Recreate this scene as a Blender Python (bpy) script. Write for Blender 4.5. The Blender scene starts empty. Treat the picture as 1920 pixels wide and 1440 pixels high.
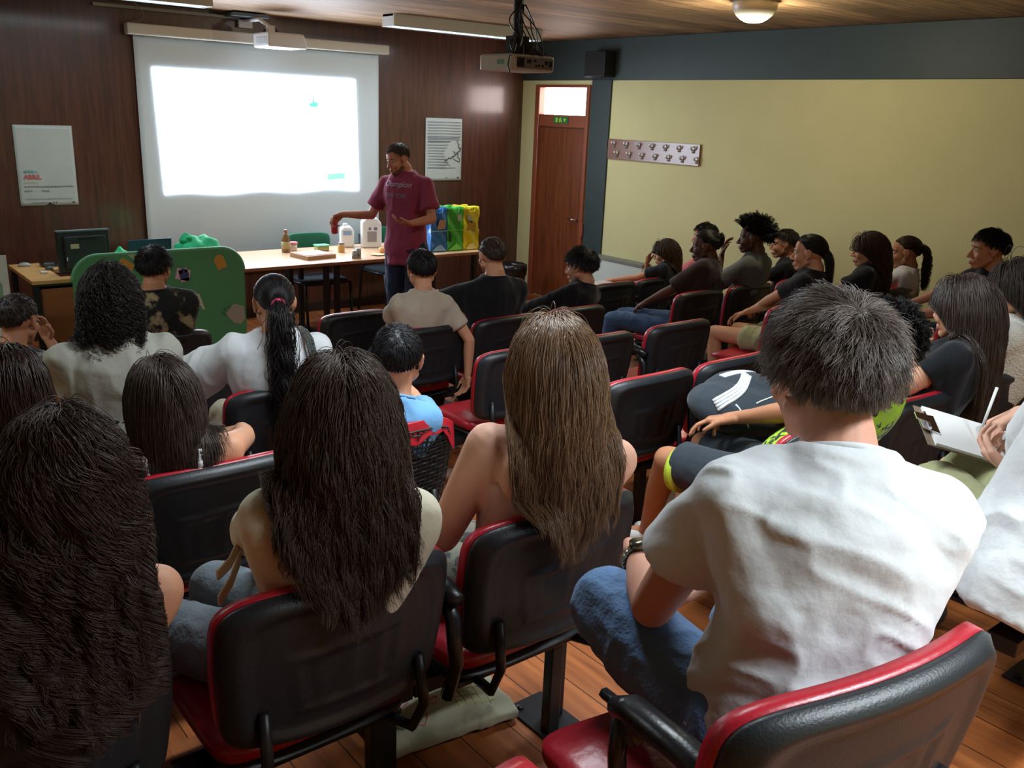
import bpy, bmesh, math, random
import numpy as np
from mathutils import Vector, Matrix, Euler
PI = math.pi
random.seed(7)
RNG = np.random.default_rng(11)
SC = bpy.context.scene
COL = SC.collection

# ------------------------------------------------------------------ camera, world, exposure
F_PX = 1707.6
cam_d = bpy.data.cameras.new('camera')
cam = bpy.data.objects.new('camera', cam_d)
COL.objects.link(cam)
cam_d.sensor_fit = 'HORIZONTAL'
cam_d.sensor_width = 36.0
cam_d.lens = 36.0 * F_PX / 1920.0
cam_d.clip_start = 0.05
YAW, PIT, ROLL = math.radians(39.113), math.radians(16.5145), math.radians(2.3046)
_f = Vector((math.sin(YAW) * math.cos(PIT), math.cos(YAW) * math.cos(PIT), -math.sin(PIT)))
_r = _f.cross(Vector((0, 0, 1))).normalized()
_u = _r.cross(_f)
_r2 = _r * math.cos(ROLL) + _u * math.sin(ROLL)
_u2 = -_r * math.sin(ROLL) + _u * math.cos(ROLL)
M = Matrix((_r2, _u2, -_f)).transposed().to_4x4()
M.translation = Vector((0, 0, 2.05))
cam.matrix_world = M
SC.camera = cam
SC.view_settings.view_transform = 'Standard'
SC.view_settings.look = 'None'
SC.view_settings.gamma = 1.0
SC.view_settings.use_curve_mapping = False
SC.view_settings.exposure = 1.05
SC.cycles.max_bounces = 6
SC.cycles.diffuse_bounces = 3
SC.cycles.glossy_bounces = 3
SC.cycles.transmission_bounces = 4
SC.cycles.transparent_max_bounces = 6
SC.cycles.sample_clamp_indirect = 4.0
SC.cycles.caustics_reflective = False
SC.cycles.caustics_refractive = False
world = bpy.data.worlds.new('world')
SC.world = world
world.use_nodes = True
world.node_tree.nodes['Background'].inputs[0].default_value = (0.55, 0.62, 0.70, 1)
world.node_tree.nodes['Background'].inputs[1].default_value = 0.12

CEIL = 2.83
XR, YF = 6.94, 8.55
XL, YB = -1.6, -1.5

def area_light(name, loc, size, power, color, rot=(0, 0, 0), spread=None):
    l = bpy.data.lights.new(name, 'AREA')
    l.shape = 'RECTANGLE'
    l.size, l.size_y = size
    l.energy = power
    l.color = color
    if spread: l.spread = spread
    o = bpy.data.objects.new(name, l)
    o.location = loc
    o.rotation_euler = rot
    COL.objects.link(o)
    return o
COOL = (0.86, 0.95, 1.0)
# tubes of the ceiling fixtures (the fixtures themselves are built further down)
area_light('tube_light', (5.2, 7.25, 2.71), (1.5, 0.14), 14, COOL)
area_light('tube_light', (2.0, 7.25, 2.71), (1.5, 0.14), 7, COOL)
area_light('tube_light', (1.97, 2.05, 2.71), (1.5, 0.14), 20, COOL, spread=math.radians(145))
area_light('tube_light', (1.9, -0.35, 2.71), (1.5, 0.14), 32, COOL, spread=math.radians(140))
area_light('tube_light', (-0.6, 4.6, 2.71), (1.5, 0.14), 13, COOL)

# ------------------------------------------------------------------ materials
def s2l(c):
    return tuple(((x / 255.0) / 12.92 if x / 255.0 <= 0.04045 else ((x / 255.0 + 0.055) / 1.055) ** 2.4) for x in c)
_mats = {}
def mat(name, rgb, rough=0.6, metal=0.0, noise=0.0, nscale=20.0, stretch=(1, 1, 1), bump=0.0, bscale=None, spec=0.5,
        emit=0.0, coat=0.0, sheen=0.0, alpha=1.0, trans=0.0, rgb2=None, coord='Object', coat_rough=0.1, emit_rgb=None):
    if name in _mats: return _mats[name]
    m = bpy.data.materials.new(name)
    m.use_nodes = True
    nt = m.node_tree
    b = nt.nodes['Principled BSDF']
    c = s2l(rgb)
    b.inputs['Base Color'].default_value = (*c, 1)
    b.inputs['Roughness'].default_value = rough
    b.inputs['Metallic'].default_value = metal
    b.inputs['Specular IOR Level'].default_value = spec
    b.inputs['Coat Weight'].default_value = coat
    b.inputs['Coat Roughness'].default_value = coat_rough
    b.inputs['Sheen Weight'].default_value = sheen
    b.inputs['Alpha'].default_value = alpha
    b.inputs['Transmission Weight'].default_value = trans
    if emit:
        b.inputs['Emission Color'].default_value = (*s2l(emit_rgb or rgb), 1)
        b.inputs['Emission Strength'].default_value = emit
    if noise or bump or rgb2:
        tc = nt.nodes.new('ShaderNodeTexCoord')
        mp = nt.nodes.new('ShaderNodeMapping')
        mp.inputs['Scale'].default_value = stretch
        nt.links.new(tc.outputs[coord], mp.inputs[0])
        nz = nt.nodes.new('ShaderNodeTexNoise')
        nz.inputs['Scale'].default_value = nscale
        nz.inputs['Detail'].default_value = 5
        nt.links.new(mp.outputs[0], nz.inputs[0])
        if noise or rgb2:
            cr = nt.nodes.new('ShaderNodeValToRGB')
            c2 = s2l(rgb2) if rgb2 else tuple(min(1, x * (1 + noise)) for x in c)
            c1 = c if rgb2 else tuple(x * (1 - noise) for x in c)
            cr.color_ramp.elements[0].position = 0.35
            cr.color_ramp.elements[1].position = 0.65
            cr.color_ramp.elements[0].color = (*c1, 1)
            cr.color_ramp.elements[1].color = (*c2, 1)
            nt.links.new(nz.outputs[0], cr.inputs[0])
            nt.links.new(cr.outputs[0], b.inputs['Base Color'])
        if bump:
            n2 = nt.nodes.new('ShaderNodeTexNoise')
            n2.inputs['Scale'].default_value = bscale or nscale
            n2.inputs['Detail'].default_value = 3
            nt.links.new(mp.outputs[0], n2.inputs[0])
            bp = nt.nodes.new('ShaderNodeBump')
            bp.inputs['Strength'].default_value = bump
            bp.inputs['Distance'].default_value = 0.01
            nt.links.new(n2.outputs[0], bp.inputs['Height'])
            nt.links.new(bp.outputs[0], b.inputs['Normal'])
    _mats[name] = m
    return m

def plank_mat(name, c1, c2, w, axis, rough, coat=0.0, seam=0.006, coat_rough=0.15, vary=0.35, wave=1.0, plen=0.0):
    """wood boards of width w laid side by side across axis, grain running the other way"""
    m = bpy.data.materials.new(name)
    m.use_nodes = True
    nt = m.node_tree
    L = nt.links.new
    b = nt.nodes['Principled BSDF']
    tc = nt.nodes.new('ShaderNodeTexCoord')
    sp = nt.nodes.new('ShaderNodeSeparateXYZ')
    L(tc.outputs['Object'], sp.inputs[0])
    def mth(op, a, bb=None):
        n = nt.nodes.new('ShaderNodeMath'); n.operation = op
        for i, v in enumerate((a, bb)):
            if v is None: continue
            if isinstance(v, (int, float)): n.inputs[i].default_value = v
            else: L(v, n.inputs[i])
        return n.outputs[0]
    u = mth('DIVIDE', sp.outputs[axis], w)
    fl = mth('FLOOR', u)
    fr = mth('FRACT', u)
    wn = nt.nodes.new('ShaderNodeTexWhiteNoise'); wn.noise_dimensions = '1D'
    L(fl, wn.inputs['W'])
    mp = nt.nodes.new('ShaderNodeMapping')
    st = [3.0, 3.0, 3.0]
    other = {'X': (1, 2), 'Y': (0, 2), 'Z': (0, 1)}[axis]
    st[{'X': 0, 'Y': 1, 'Z': 2}[axis]] = 42.0
    L(tc.outputs['Object'], mp.inputs[0])
    mp.inputs['Scale'].default_value = st
    off = nt.nodes.new('ShaderNodeCombineXYZ')
    k = mth('MULTIPLY', wn.outputs['Value'], 31.0)
    L(k, off.inputs[0]); L(k, off.inputs[1]); L(k, off.inputs[2])
    L(off.outputs[0], mp.inputs['Location'])
    nz = nt.nodes.new('ShaderNodeTexNoise')
    nz.inputs['Scale'].default_value = 0.8 * wave
    nz.inputs['Detail'].default_value = 6
    nz.inputs['Distortion'].default_value = 0.5
    L(mp.outputs[0], nz.inputs[0])
    cr = nt.nodes.new('ShaderNodeValToRGB')
    cr.color_ramp.elements[0].position = 0.3
    cr.color_ramp.elements[1].position = 0.7
    cr.color_ramp.elements[0].color = (*s2l(c1), 1)
    cr.color_ramp.elements[1].color = (*s2l(c2), 1)
    L(nz.outputs[0], cr.inputs[0])
    # board to board tone
    hv = nt.nodes.new('ShaderNodeHueSaturation')
    L(mth('ADD', mth('MULTIPLY', wn.outputs['Value'], vary * 2), 1.0 - vary), hv.inputs['Value'])
    L(cr.outputs[0], hv.inputs['Color'])
    # seams
    s1 = mth('LESS_THAN', fr, seam / w)
    mx = nt.nodes.new('ShaderNodeMix'); mx.data_type = 'RGBA'
    L(s1, mx.inputs[0]); L(hv.outputs[0], mx.inputs[6])
    mx.inputs[7].default_value = (*(x * 0.25 for x in s2l(c1)), 1)
    L(mx.outputs[2], b.inputs['Base Color'])
    b.inputs['Roughness'].default_value = rough
    b.inputs['Coat Weight'].default_value = coat
    b.inputs['Coat Roughness'].default_value = coat_rough
    bp = nt.nodes.new('ShaderNodeBump'); bp.inputs['Strength'].default_value = 0.15; bp.inputs['Distance'].default_value = 0.004
    L(mth('SUBTRACT', nz.outputs[0], mth('MULTIPLY', s1, 1.0)), bp.inputs['Height'])
    L(bp.outputs[0], b.inputs['Normal'])
    return m

# ------------------------------------------------------------------ object helpers
def link(o, parent=None):
    COL.objects.link(o)
    if parent is not None: o.parent = parent
    return o
def tag(o, label=None, cat=None, group=None, kind=None):
    if label: o['label'] = label
    if cat: o['category'] = cat
    if group: o['group'] = group
    if kind: o['kind'] = kind
    return o
def thing(name, label, cat, loc=(0, 0, 0), rz=0.0, group=None):
    o = bpy.data.objects.new(name, None)
    o.location = loc
    o.rotation_euler = (0, 0, rz)
    o.empty_display_size = 0.05
    COL.objects.link(o)
    return tag(o, label, cat, group)
def obj(name, geo, m, parent=None, smooth=False, bevel=0.0, loc=None, seg=2):
    """geo: (verts, faces) or a bmesh"""
    me = bpy.data.meshes.new(name)
    if isinstance(geo, bmesh.types.BMesh):
        geo.to_mesh(me); geo.free()
    else:
        me.from_pydata([tuple(v) for v in geo[0]], [], [tuple(f) for f in geo[1]])
    if isinstance(m, (list, tuple)):
        for x in m: me.materials.append(x)
    elif m: me.materials.append(m)
    if smooth:
        me.polygons.foreach_set('use_smooth', [True] * len(me.polygons))
    me.update()
    o = bpy.data.objects.new(name, me)
    if loc: o.location = loc
    link(o, parent)
    if bevel:
        bv = o.modifiers.new('b', 'BEVEL'); bv.width = bevel; bv.segments = seg; bv.limit_method = 'ANGLE'; bv.angle_limit = 0.6
        bv.harden_normals = False
    return o
def struct(name, geo, m, **k):
    o = obj(name, geo, m, **k)
    o['kind'] = 'structure'
    return o
def join(*gs):
    V = []; F = []
    for v, f in gs:
        n = len(V)
        V += [tuple(p) for p in v]
        F += [tuple(i + n for i in q) for q in f]
    return V, F
def box(x0, x1, y0, y1, z0, z1):
    v = [(x0, y0, z0), (x1, y0, z0), (x1, y1, z0), (x0, y1, z0), (x0, y0, z1), (x1, y0, z1), (x1, y1, z1), (x0, y1, z1)]
    f = [(0, 3, 2, 1), (4, 5, 6, 7), (0, 1, 5, 4), (1, 2, 6, 5), (2, 3, 7, 6), (3, 0, 4, 7)]
    return v, f
def cbox(c, s, rot=None):
    v, f = box(-s[0] / 2, s[0] / 2, -s[1] / 2, s[1] / 2, -s[2] / 2, s[2] / 2)
    R = Euler(rot).to_matrix() if rot else Matrix.Identity(3)
    return [tuple(R @ Vector(p) + Vector(c)) for p in v], f
def quad(a, b, c, d):
    return [a, b, c, d], [(0, 1, 2, 3)]
def basis(d):
    d = np.asarray(d, float); d = d / (np.linalg.norm(d) + 1e-12)
    a = np.array([0, 0, 1.0]) if abs(d[2]) < 0.9 else np.array([1.0, 0, 0])
    x = np.cross(a, d); x /= np.linalg.norm(x)
    return x, np.cross(d, x), d
def tube(pts, rad, n=8, caps=True):
    """swept tube through points, one radius or one per point"""
    pts = [np.asarray(p, float) for p in pts]
    if isinstance(rad, (int, float)): rad = [rad] * len(pts)
    V = []; F = []
    x, y, d = basis(pts[1] - pts[0])
    for i, p in enumerate(pts):
        if i == 0: t = pts[1] - pts[0]
        elif i == len(pts) - 1: t = pts[-1] - pts[-2]
        else: t = pts[i + 1] - pts[i - 1]
        t = t / (np.linalg.norm(t) + 1e-12)
        x = x - t * (x @ t); x /= np.linalg.norm(x) + 1e-12
        y = np.cross(t, x)
        for k in range(n):
            a = 2 * PI * k / n
            V.append(tuple(p + rad[i] * (math.cos(a) * x + math.sin(a) * y)))
    for i in range(len(pts) - 1):
        for k in range(n):
            a, b = i * n + k, i * n + (k + 1) % n
            F.append((a, b, b + n, a + n))
    if caps:
        F.append(tuple(range(n - 1, -1, -1)))
        m = (len(pts) - 1) * n
        F.append(tuple(range(m, m + n)))
    return V, F
def lathe(prof, c=(0, 0, 0), n=20):
    """profile [(r,z)...] about z"""
    V = []; F = []
    for r, z in prof:
        for k in range(n):
            a = 2 * PI * k / n
            V.append((c[0] + r * math.cos(a), c[1] + r * math.sin(a), c[2] + z))
    for i in range(len(prof) - 1):
        for k in range(n):
            a, b = i * n + k, i * n + (k + 1) % n
            F.append((a, b, b + n, a + n))
    F.append(tuple(range(n - 1, -1, -1)))
    m = (len(prof) - 1) * n
    F.append(tuple(range(m, m + n)))
    return V, F
def prism(poly, d0, d1, plane='XZ'):
    """extrude a 2D outline; plane XZ -> thickness along y"""
    n = len(poly); V = []
    for d in (d0, d1):
        for a, b in poly:
            V.append((a, d, b) if plane == 'XZ' else (a, b, d) if plane == 'XY' else (d, a, b))
    F = [tuple(range(n)), tuple(range(2 * n - 1, n - 1, -1))]
    for i in range(n):
        j = (i + 1) % n
        F.append((i, i + n, j + n, j))
    return V, F
def rrect(x0, x1, y0, y1, r, n=6):
    out = []
    for cx, cy, a0 in ((x1 - r, y1 - r, 0), (x0 + r, y1 - r, 90), (x0 + r, y0 + r, 180), (x1 - r, y0 + r, 270)):
        for k in range(n + 1):
            a = math.radians(a0 + 90 * k / n)
            out.append((cx + r * math.cos(a), cy + r * math.sin(a)))
    return out
def fixn(o):
    bm = bmesh.new(); bm.from_mesh(o.data); bmesh.ops.recalc_face_normals(bm, faces=bm.faces); bm.to_mesh(o.data); bm.free()
    return o
def text(name, s, size, m, parent, loc, rot, ext=0.0006, align='LEFT', shear=0.0, sx=1.0, bold=0.0):
    c = bpy.data.curves.new(name, 'FONT')
    c.body = s; c.size = size; c.extrude = ext; c.align_x = align; c.shear = shear; c.offset = bold
    o = bpy.data.objects.new(name, c)
    SC2.collection.objects.link(o)
    VL2.update()
    dg = VL2.depsgraph
    me = bpy.data.meshes.new_from_object(o.evaluated_get(dg))
    bpy.data.objects.remove(o)
    me.materials.clear(); me.materials.append(m)
    q = bpy.data.objects.new(name, me)
    q.location = loc; q.rotation_euler = rot; q.scale = (sx, 1, 1)
    link(q, parent)
    return q
# a scratch scene so that remeshing never evaluates the whole picture
SC2 = bpy.data.scenes.new('scratch')
VL2 = SC2.view_layers[0]
# ------------------------------------------------------------------ the room
M_floor = plank_mat('floor_boards', (128, 68, 32), (176, 104, 54), 0.14, 'X', 0.42, coat=0.35, coat_rough=0.28, seam=0.004, vary=0.18)
M_ceil = plank_mat('ceiling_boards', (96, 70, 48), (178, 142, 104), 0.30, 'Y', 0.6, seam=0.006, vary=0.3)
M_panel = plank_mat('wall_panelling', (60, 34, 26), (92, 53, 38), 1.22, 'X', 0.4, coat=0.6, coat_rough=0.16, seam=0.004, vary=0.12)
M_cream = mat('cream_plaster', (204, 197, 146), 0.85, noise=0.02, nscale=3, bump=0.05, bscale=60)
M_beam = mat('dark_green_paint', (40, 54, 54), 0.55, noise=0.08, nscale=6, bump=0.05, bscale=30)
M_door = plank_mat('door_wood', (92, 46, 24), (128, 68, 36), 0.9, 'Y', 0.35, coat=0.3, seam=0.0, vary=0.05)
M_frame = mat('door_frame_wood', (136, 70, 44), 0.4, noise=0.1, nscale=8, stretch=(6, 6, 0.6), coat=0.3)
M_black = mat('black_plastic', (38, 42, 46), 0.42, bump=0.12, bscale=220)
M_metal = mat('dark_steel', (34, 34, 36), 0.4, metal=0.3)
M_white = mat('white_plastic', (214, 216, 212), 0.45)
M_chrome = mat('chrome', (220, 220, 220), 0.2, metal=1.0)

# stepped floor: the stage level and five platforms towards the back
steps = [(YF, 5.12 - 0.25, 0.0), (4.87, 3.98, 0.1), (3.98, 3.06, 0.2), (3.06, 2.14, 0.3), (2.14, 1.14, 0.4), (1.14, YB, 0.6)]
g = []
for i, (y1, y0, z) in enumerate(steps):
    g.append(box(XL, XR, y0 - (0.02 if i < 5 else 0), y1, -0.2, z))
struct('floor', join(*g), M_floor)
struct('ceiling', box(XL - 0.1, XR + 0.1, YB - 0.1, YF + 0.1, CEIL, CEIL + 0.1), M_ceil)
struct('wall_front', box(XL - 0.1, XR, YF, YF + 0.1, -0.2, CEIL), M_panel)
struct('wall_left', box(XL - 0.1, XL, YB, YF, -0.2, CEIL), M_cream)
struct('wall_back', box(XL - 0.1, XR + 0.1, YB - 0.1, YB, -0.2, CEIL), M_cream)
# right wall with the door opening (y 7.43..8.31, up to 2.37)
DY0, DY1, DZ = 7.40, 8.29, 2.375
struct('wall_right', join(box(XR, XR + 0.14, DY1, YF + 0.1, -0.2, CEIL), box(XR, XR + 0.14, YB, DY0, -0.2, CEIL),
                          box(XR, XR + 0.14, DY0, DY1, DZ, CEIL), box(XR, XR + 0.14, DY0, DY1, -0.2, 0.0)), M_cream)
struct('trim_beam', box(XR - 0.012, XR + 0.02, YB, YF - 0.001, 2.42, CEIL - 0.001), M_beam, bevel=0.004)
struct('trim_column', box(XR - 0.02, XR + 0.02, 7.09, 7.38, 0.0, 2.43), M_beam, bevel=0.004)
struct('baseboard_front', box(1.0, XR - 0.02, YF - 0.02, YF, 0.0, 0.09), mat('dark_skirting', (40, 28, 24), 0.5, noise=0.1, nscale=10))
struct('baseboard_right', join(box(XR - 0.018, XR, 5.0, 7.09, 0.0, 0.09), box(XR - 0.018, XR, DY1, YF - 0.02, 0.0, 0.09)), M_beam)
# door 1: frame, leaf, transom pane
dr = bpy.data.objects.new('door_1', None); COL.objects.link(dr); dr['kind'] = 'structure'
obj('door_frame', join(box(XR - 0.03, XR + 0.12, DY1 - 0.075, DY1, 0, DZ), box(XR - 0.03, XR + 0.12, DY0, DY0 + 0.05, 0, DZ),
                       box(XR - 0.03, XR + 0.12, DY0 + 0.05, DY1 - 0.075, DZ - 0.03, DZ), box(XR - 0.02, XR + 0.12, DY0 + 0.05, DY1 - 0.075, 1.93, 2.06)), M_frame, dr, bevel=0.006)
obj('door_leaf', box(XR + 0.01, XR + 0.05, DY0 + 0.052, DY1 - 0.077, 0.005, 1.928), M_door, dr, bevel=0.003)
hd = obj('door_handle', join(tube([(XR - 0.04, 7.52, 0.95), (XR + 0.012, 7.52, 0.95)], 0.009), tube([(XR - 0.04, 7.52, 0.95), (XR - 0.042, 7.62, 0.952)], 0.009)), M_chrome, dr, smooth=True)
M_sky = mat('daylight_pane', (255, 246, 244), 0.2, emit=5.5, emit_rgb=(255, 236, 232))
pane = obj('transom_pane', box(XR + 0.05, XR + 0.056, DY0 + 0.05, DY1 - 0.075, 2.06, DZ - 0.03), M_sky, dr)
obj('lock_bracket', box(XR - 0.04, XR, 7.375, 7.40, 0.78, 0.93), M_frame, dr, bevel=0.004)
# exit sign on the transom bar
ex = obj('exit_sign', box(XR - 0.028, XR - 0.02, 7.72, 7.96, 1.97, 2.04), mat('sign_green', (34, 112, 58), 0.5)); tag(ex, 'small green emergency exit sign with running figure above door', 'sign')
My = mat('sign_yellow', (176, 205, 70), 0.5)
def exq(pts): return prism(pts, XR - 0.0305, XR - 0.029, 'YZ')
obj('sign_symbol', join(exq([(7.92, 1.982), (7.885, 1.982), (7.885, 2.028), (7.92, 2.028)]),
                        exq([(7.86, 1.98), (7.845, 1.98), (7.84, 2.0), (7.82, 1.98), (7.812, 1.985), (7.832, 2.01), (7.825, 2.022), (7.85, 2.026), (7.862, 2.012)]),
                        exq([(7.795, 2.02), (7.745, 2.02), (7.77, 1.985)]), exq([(7.842, 2.028), (7.834, 2.028), (7.834, 2.037), (7.842, 2.037)])), My, ex)

# ------------------------------------------------------------------ screen and projected picture
sc = thing('projection_screen', 'large pull-down white projection screen on the front wall', 'screen', (3.8, 8.45, 2.6))
M_case = mat('screen_case', (196, 194, 184), 0.5)
obj('case', box(-1.27, 1.27, -0.05, 0.05, -0.03, 0.06), M_case, sc, bevel=0.01)
V = []; Fc = []
NX, NZ = 48, 30
for j in range(NZ + 1):
    for i in range(NX + 1):
        x = -1.2 + 2.4 * i / NX
        t = j / NZ
        V.append((x, 0.012 * math.sin(x * 6.5) * t * 0.5 + 0.05, -0.03 - 2.03 * t))
for j in range(NZ):
    for i in range(NX):
        a = j * (NX + 1) + i
        Fc.append((a, a + 1, a + NX + 2, a + NX + 1))
M_cloth = mat('screen_cloth', (200, 212, 218), 0.8)
fb = obj('screen_fabric', (V, Fc), M_cloth, sc, smooth=True)
md = fb.modifiers.new('s', 'SOLIDIFY'); md.thickness = 0.002
obj('bottom_bar', tube([(-1.2, 0.05, -2.06), (1.2, 0.05, -2.06)], 0.012), M_case, sc)
# picture thrown on the cloth (light): follows the waves of its lower edge
V = []; Fc = []
for j in range(2):
    for i in range(41):
        t = i / 40
        if j == 0: x = -1.06 + 1.99 * t; z = -0.285
        else:
            x = -1.02 + 1.98 * t; z = -1.372 + 0.011 * math.sin(t * 17) + 0.012 * t
        V.append((x, 0.012 * math.sin(x * 6.5) * (-z / 2.0) * 0.5 + 0.0415, z))
for i in range(40): Fc.append((i, i + 1, i + 42, i + 41))
M_pic = mat('projected_light', (250, 252, 255), 0.8, emit=6.0, emit_rgb=(228, 240, 255))
pic = obj('projected_picture', (V, Fc), M_pic, sc)
M_pcy = mat('projected_cyan', (10, 10, 10), 0.8, emit=0.5, emit_rgb=(130, 255, 232))
obj('picture_icon', join(prism([(0.42, -0.56), (0.50, -0.56), (0.51, -0.52), (0.47, -0.515), (0.468, -0.485), (0.455, -0.485), (0.45, -0.52), (0.42, -0.53)], 0.026, 0.034)), M_pcy, sc)
obj('picture_button', join(prism([(0.60, -1.26), (0.79, -1.25), (0.79, -1.19), (0.60, -1.20)], 0.026, 0.034)), mat('projected_pale', (10, 10, 10), 0.8, emit=0.5, emit_rgb=(176, 255, 236)), sc)
cd = obj('screen_cable', tube([(2.62 + 0.12 * math.sin(t * 3) - 0.1 * t, 8.46, 2.83 - 0.16 * t - 0.04 * math.sin(t * 3)) for t in np.linspace(0, 1, 12)], 0.004, 6), mat('grey_cable', (120, 124, 128), 0.5), smooth=True)
tag(cd, 'thin grey cable curving from ceiling to screen case', 'cable')
rl = obj('cable_trunking', box(2.3, 3.72, 8.50, 8.53, 2.775, 2.80), mat('grey_trunking', (150, 152, 148), 0.5)); tag(rl, 'long pale cable trunking above the projection screen', 'trunking')

# ------------------------------------------------------------------ posters
def sheet(w, h, notch=0.0, r=0.0):
    return w, h
def poster(loc, w, h, label, notch=False):
    t = thing('poster', label, 'poster', loc)
    V = []; Fc = []; n = 16; m = 20
    for j in range(m + 1):
        for i in range(n + 1):
            x = w * i / n; z = -h * j / m
            y = -0.004 - 0.003 * math.sin(3 * x / w * PI) * math.sin(2.2 * z / h * PI)
            if notch and j == m and i in (8,): z += 0.03
            if notch and j == m and i in (7, 9): z += 0.004
            V.append((x, y, z))
    for j in range(m):
        for i in range(n):
            a = j * (n + 1) + i
            Fc.append((a, a + 1, a + n + 2, a + n + 1))
    o = obj('paper', (V, Fc), mat('poster_paper', (186, 197, 194), 0.5, noise=0.03, nscale=3), t, smooth=True)
    s = o.modifiers.new('s', 'SOLIDIFY'); s.thickness = 0.0015
    return t
RX = (PI / 2, 0, 0)
M_ink = mat('grey_ink', (120, 128, 132), 0.7)
M_dink = mat('dark_ink', (62, 66, 70), 0.7)
p1 = poster((1.605, 8.545, 1.81), 0.45, 0.655, 'white poster with red lettering, left of the screen', True)
text('poster_title', 'MEXE A', 0.032, mat('teal_ink', (120, 182, 184), 0.7), p1, (0.045, -0.012, -0.385), RX, bold=0.001)
text('poster_title', 'ABRIL', 0.052, mat('red_ink', (196, 96, 92), 0.7), p1, (0.043, -0.012, -0.435), RX, bold=0.0015)
def lines(rows, m, parent, name='small_print'):
    g = []
    for x0, x1, z, hh in rows:
        x = x0
        while x < x1:
            w = random.uniform(0.008, 0.022)
            g.append(box(x, min(x + w, x1), -0.0125, -0.0115, z, z + hh)); x += w + 0.004
    return obj(name, join(*g), m, parent)
lines([(0.04, 0.15, -0.465, 0.006)], mat('yellow_ink', (196, 192, 130), 0.7), p1)
lines([(0.04, 0.42, -0.50, 0.008), (0.04, 0.10, -0.535, 0.008), (0.17, 0.23, -0.535, 0.008), (0.04, 0.40, -0.60, 0.004), (0.09, 0.2, -0.63, 0.005)], M_ink, p1)
obj('poster_marks', join(box(0.40, 0.42, -0.0125, -0.0115, -0.635, -0.625), box(0.25, 0.258, -0.0125, -0.0115, -0.635, -0.622), box(0.27, 0.28, -0.0125, -0.0115, -0.635, -0.624), box(0.22, 0.224, -0.0125, -0.0115, -0.605, -0.598)), M_dink, p1)
p2 = poster((5.605, 8.545, 1.975), 0.48, 0.665, 'white text poster with branching line drawing beside the door corner')
M_line = mat('pale_ink', (150, 158, 168), 0.7)
g = []
for k in range(17):
    z = -0.045 - 0.03 * k
    xe = 0.46 if k < 7 else 0.27 + 0.03 * math.sin(k)
    g.append(box(0.025, xe, -0.0125, -0.0115, z, z + 0.009))
obj('text_line', join(*g), M_line, p2)
lines([(0.03, 0.44, -0.215, 0.012), (0.03, 0.33, -0.25, 0.012), (0.03, 0.4, -0.53, 0.006)], M_ink, p2)
br = []
def wob(p, q, r0, r1, s):
    random.seed(s)
    pts = [Vector(p).lerp(Vector(q), t) + Vector((random.uniform(-.01, .01), 0, random.uniform(-.01, .01))) * (1 if 0 < t < 1 else 0) for t in np.linspace(0, 1, 7)]
    return tube([tuple(v) for v in pts], list(np.linspace(r0, r1, 7)), 5)
for p, q, r0, r1, s in (((0.41, -.013, -0.23), (0.46, -.013, -0.33), .003, .006, 1), ((0.46, -.013, -0.33), (0.37, -.013, -0.40), .006, .005, 2), ((0.37, -.013, -0.40), (0.25, -.013, -0.45), .005, .003, 3),
                        ((0.40, -.013, -0.38), (0.36, -.013, -0.34), .004, .002, 4), ((0.41, -.013, -0.36), (0.45, -.013, -0.46), .005, .003, 5), ((0.45, -.013, -0.46), (0.38, -.013, -0.45), .003, .003, 6),
                        ((0.25, -.013, -0.45), (0.33, -.013, -0.50), .002, .002, 7), ((0.36, -.013, -0.41), (0.40, -.013, -0.45), .003, .002, 8)):
    br.append(wob(p, q, r0, r1, s))
obj('line_drawing', join(*br), M_dink, p2)
obj('poster_marks', join(box(0.42, 0.445, -0.0125, -0.0115, -0.64, -0.625), box(0.26, 0.27, -0.0125, -0.0115, -0.64, -0.628), box(0.285, 0.292, -0.0125, -0.0115, -0.64, -0.628)), M_dink, p2)

# ------------------------------------------------------------------ coat rack on the right wall
M_rack = mat('rack_wood', (128, 84, 66), 0.3, noise=0.1, nscale=5, stretch=(4, 1, 8), coat=0.5, coat_rough=0.25)
rk = thing('coat_rack', 'brown coat rack board with two rows of metal hooks', 'coat rack', (XR, 6.46, 1.74))
obj('board', box(-0.022, 0, -0.62, 0.62, -0.1, 0.1), M_rack, rk, bevel=0.003)
hg = join(tube([(-0.022, 0, 0.0), (-0.05, 0, 0.0), (-0.062, 0, 0.012), (-0.062, 0, 0.03)], [0.007, 0.007, 0.009, 0.012], 8), box(-0.028, -0.021, -0.012, 0.012, -0.03, 0.036),
          tube([(-0.024, 0, -0.016), (-0.04, 0, -0.022), (-0.05, 0, -0.014)], 0.004, 6))
for row, (z, offs) in enumerate(((0.045, -0.545), (-0.05, -0.595))):
    for k in range(7):
        o = obj('hook', hg, mat('satin_steel', (214, 214, 216), 0.38, metal=0.6), rk, smooth=True)
        o.location = (0, offs + k * 0.178, z)
obj('screw', join(cbox((-0.024, -0.585, 0.08), (0.004, 0.008, 0.008))), M_metal, rk)

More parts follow.
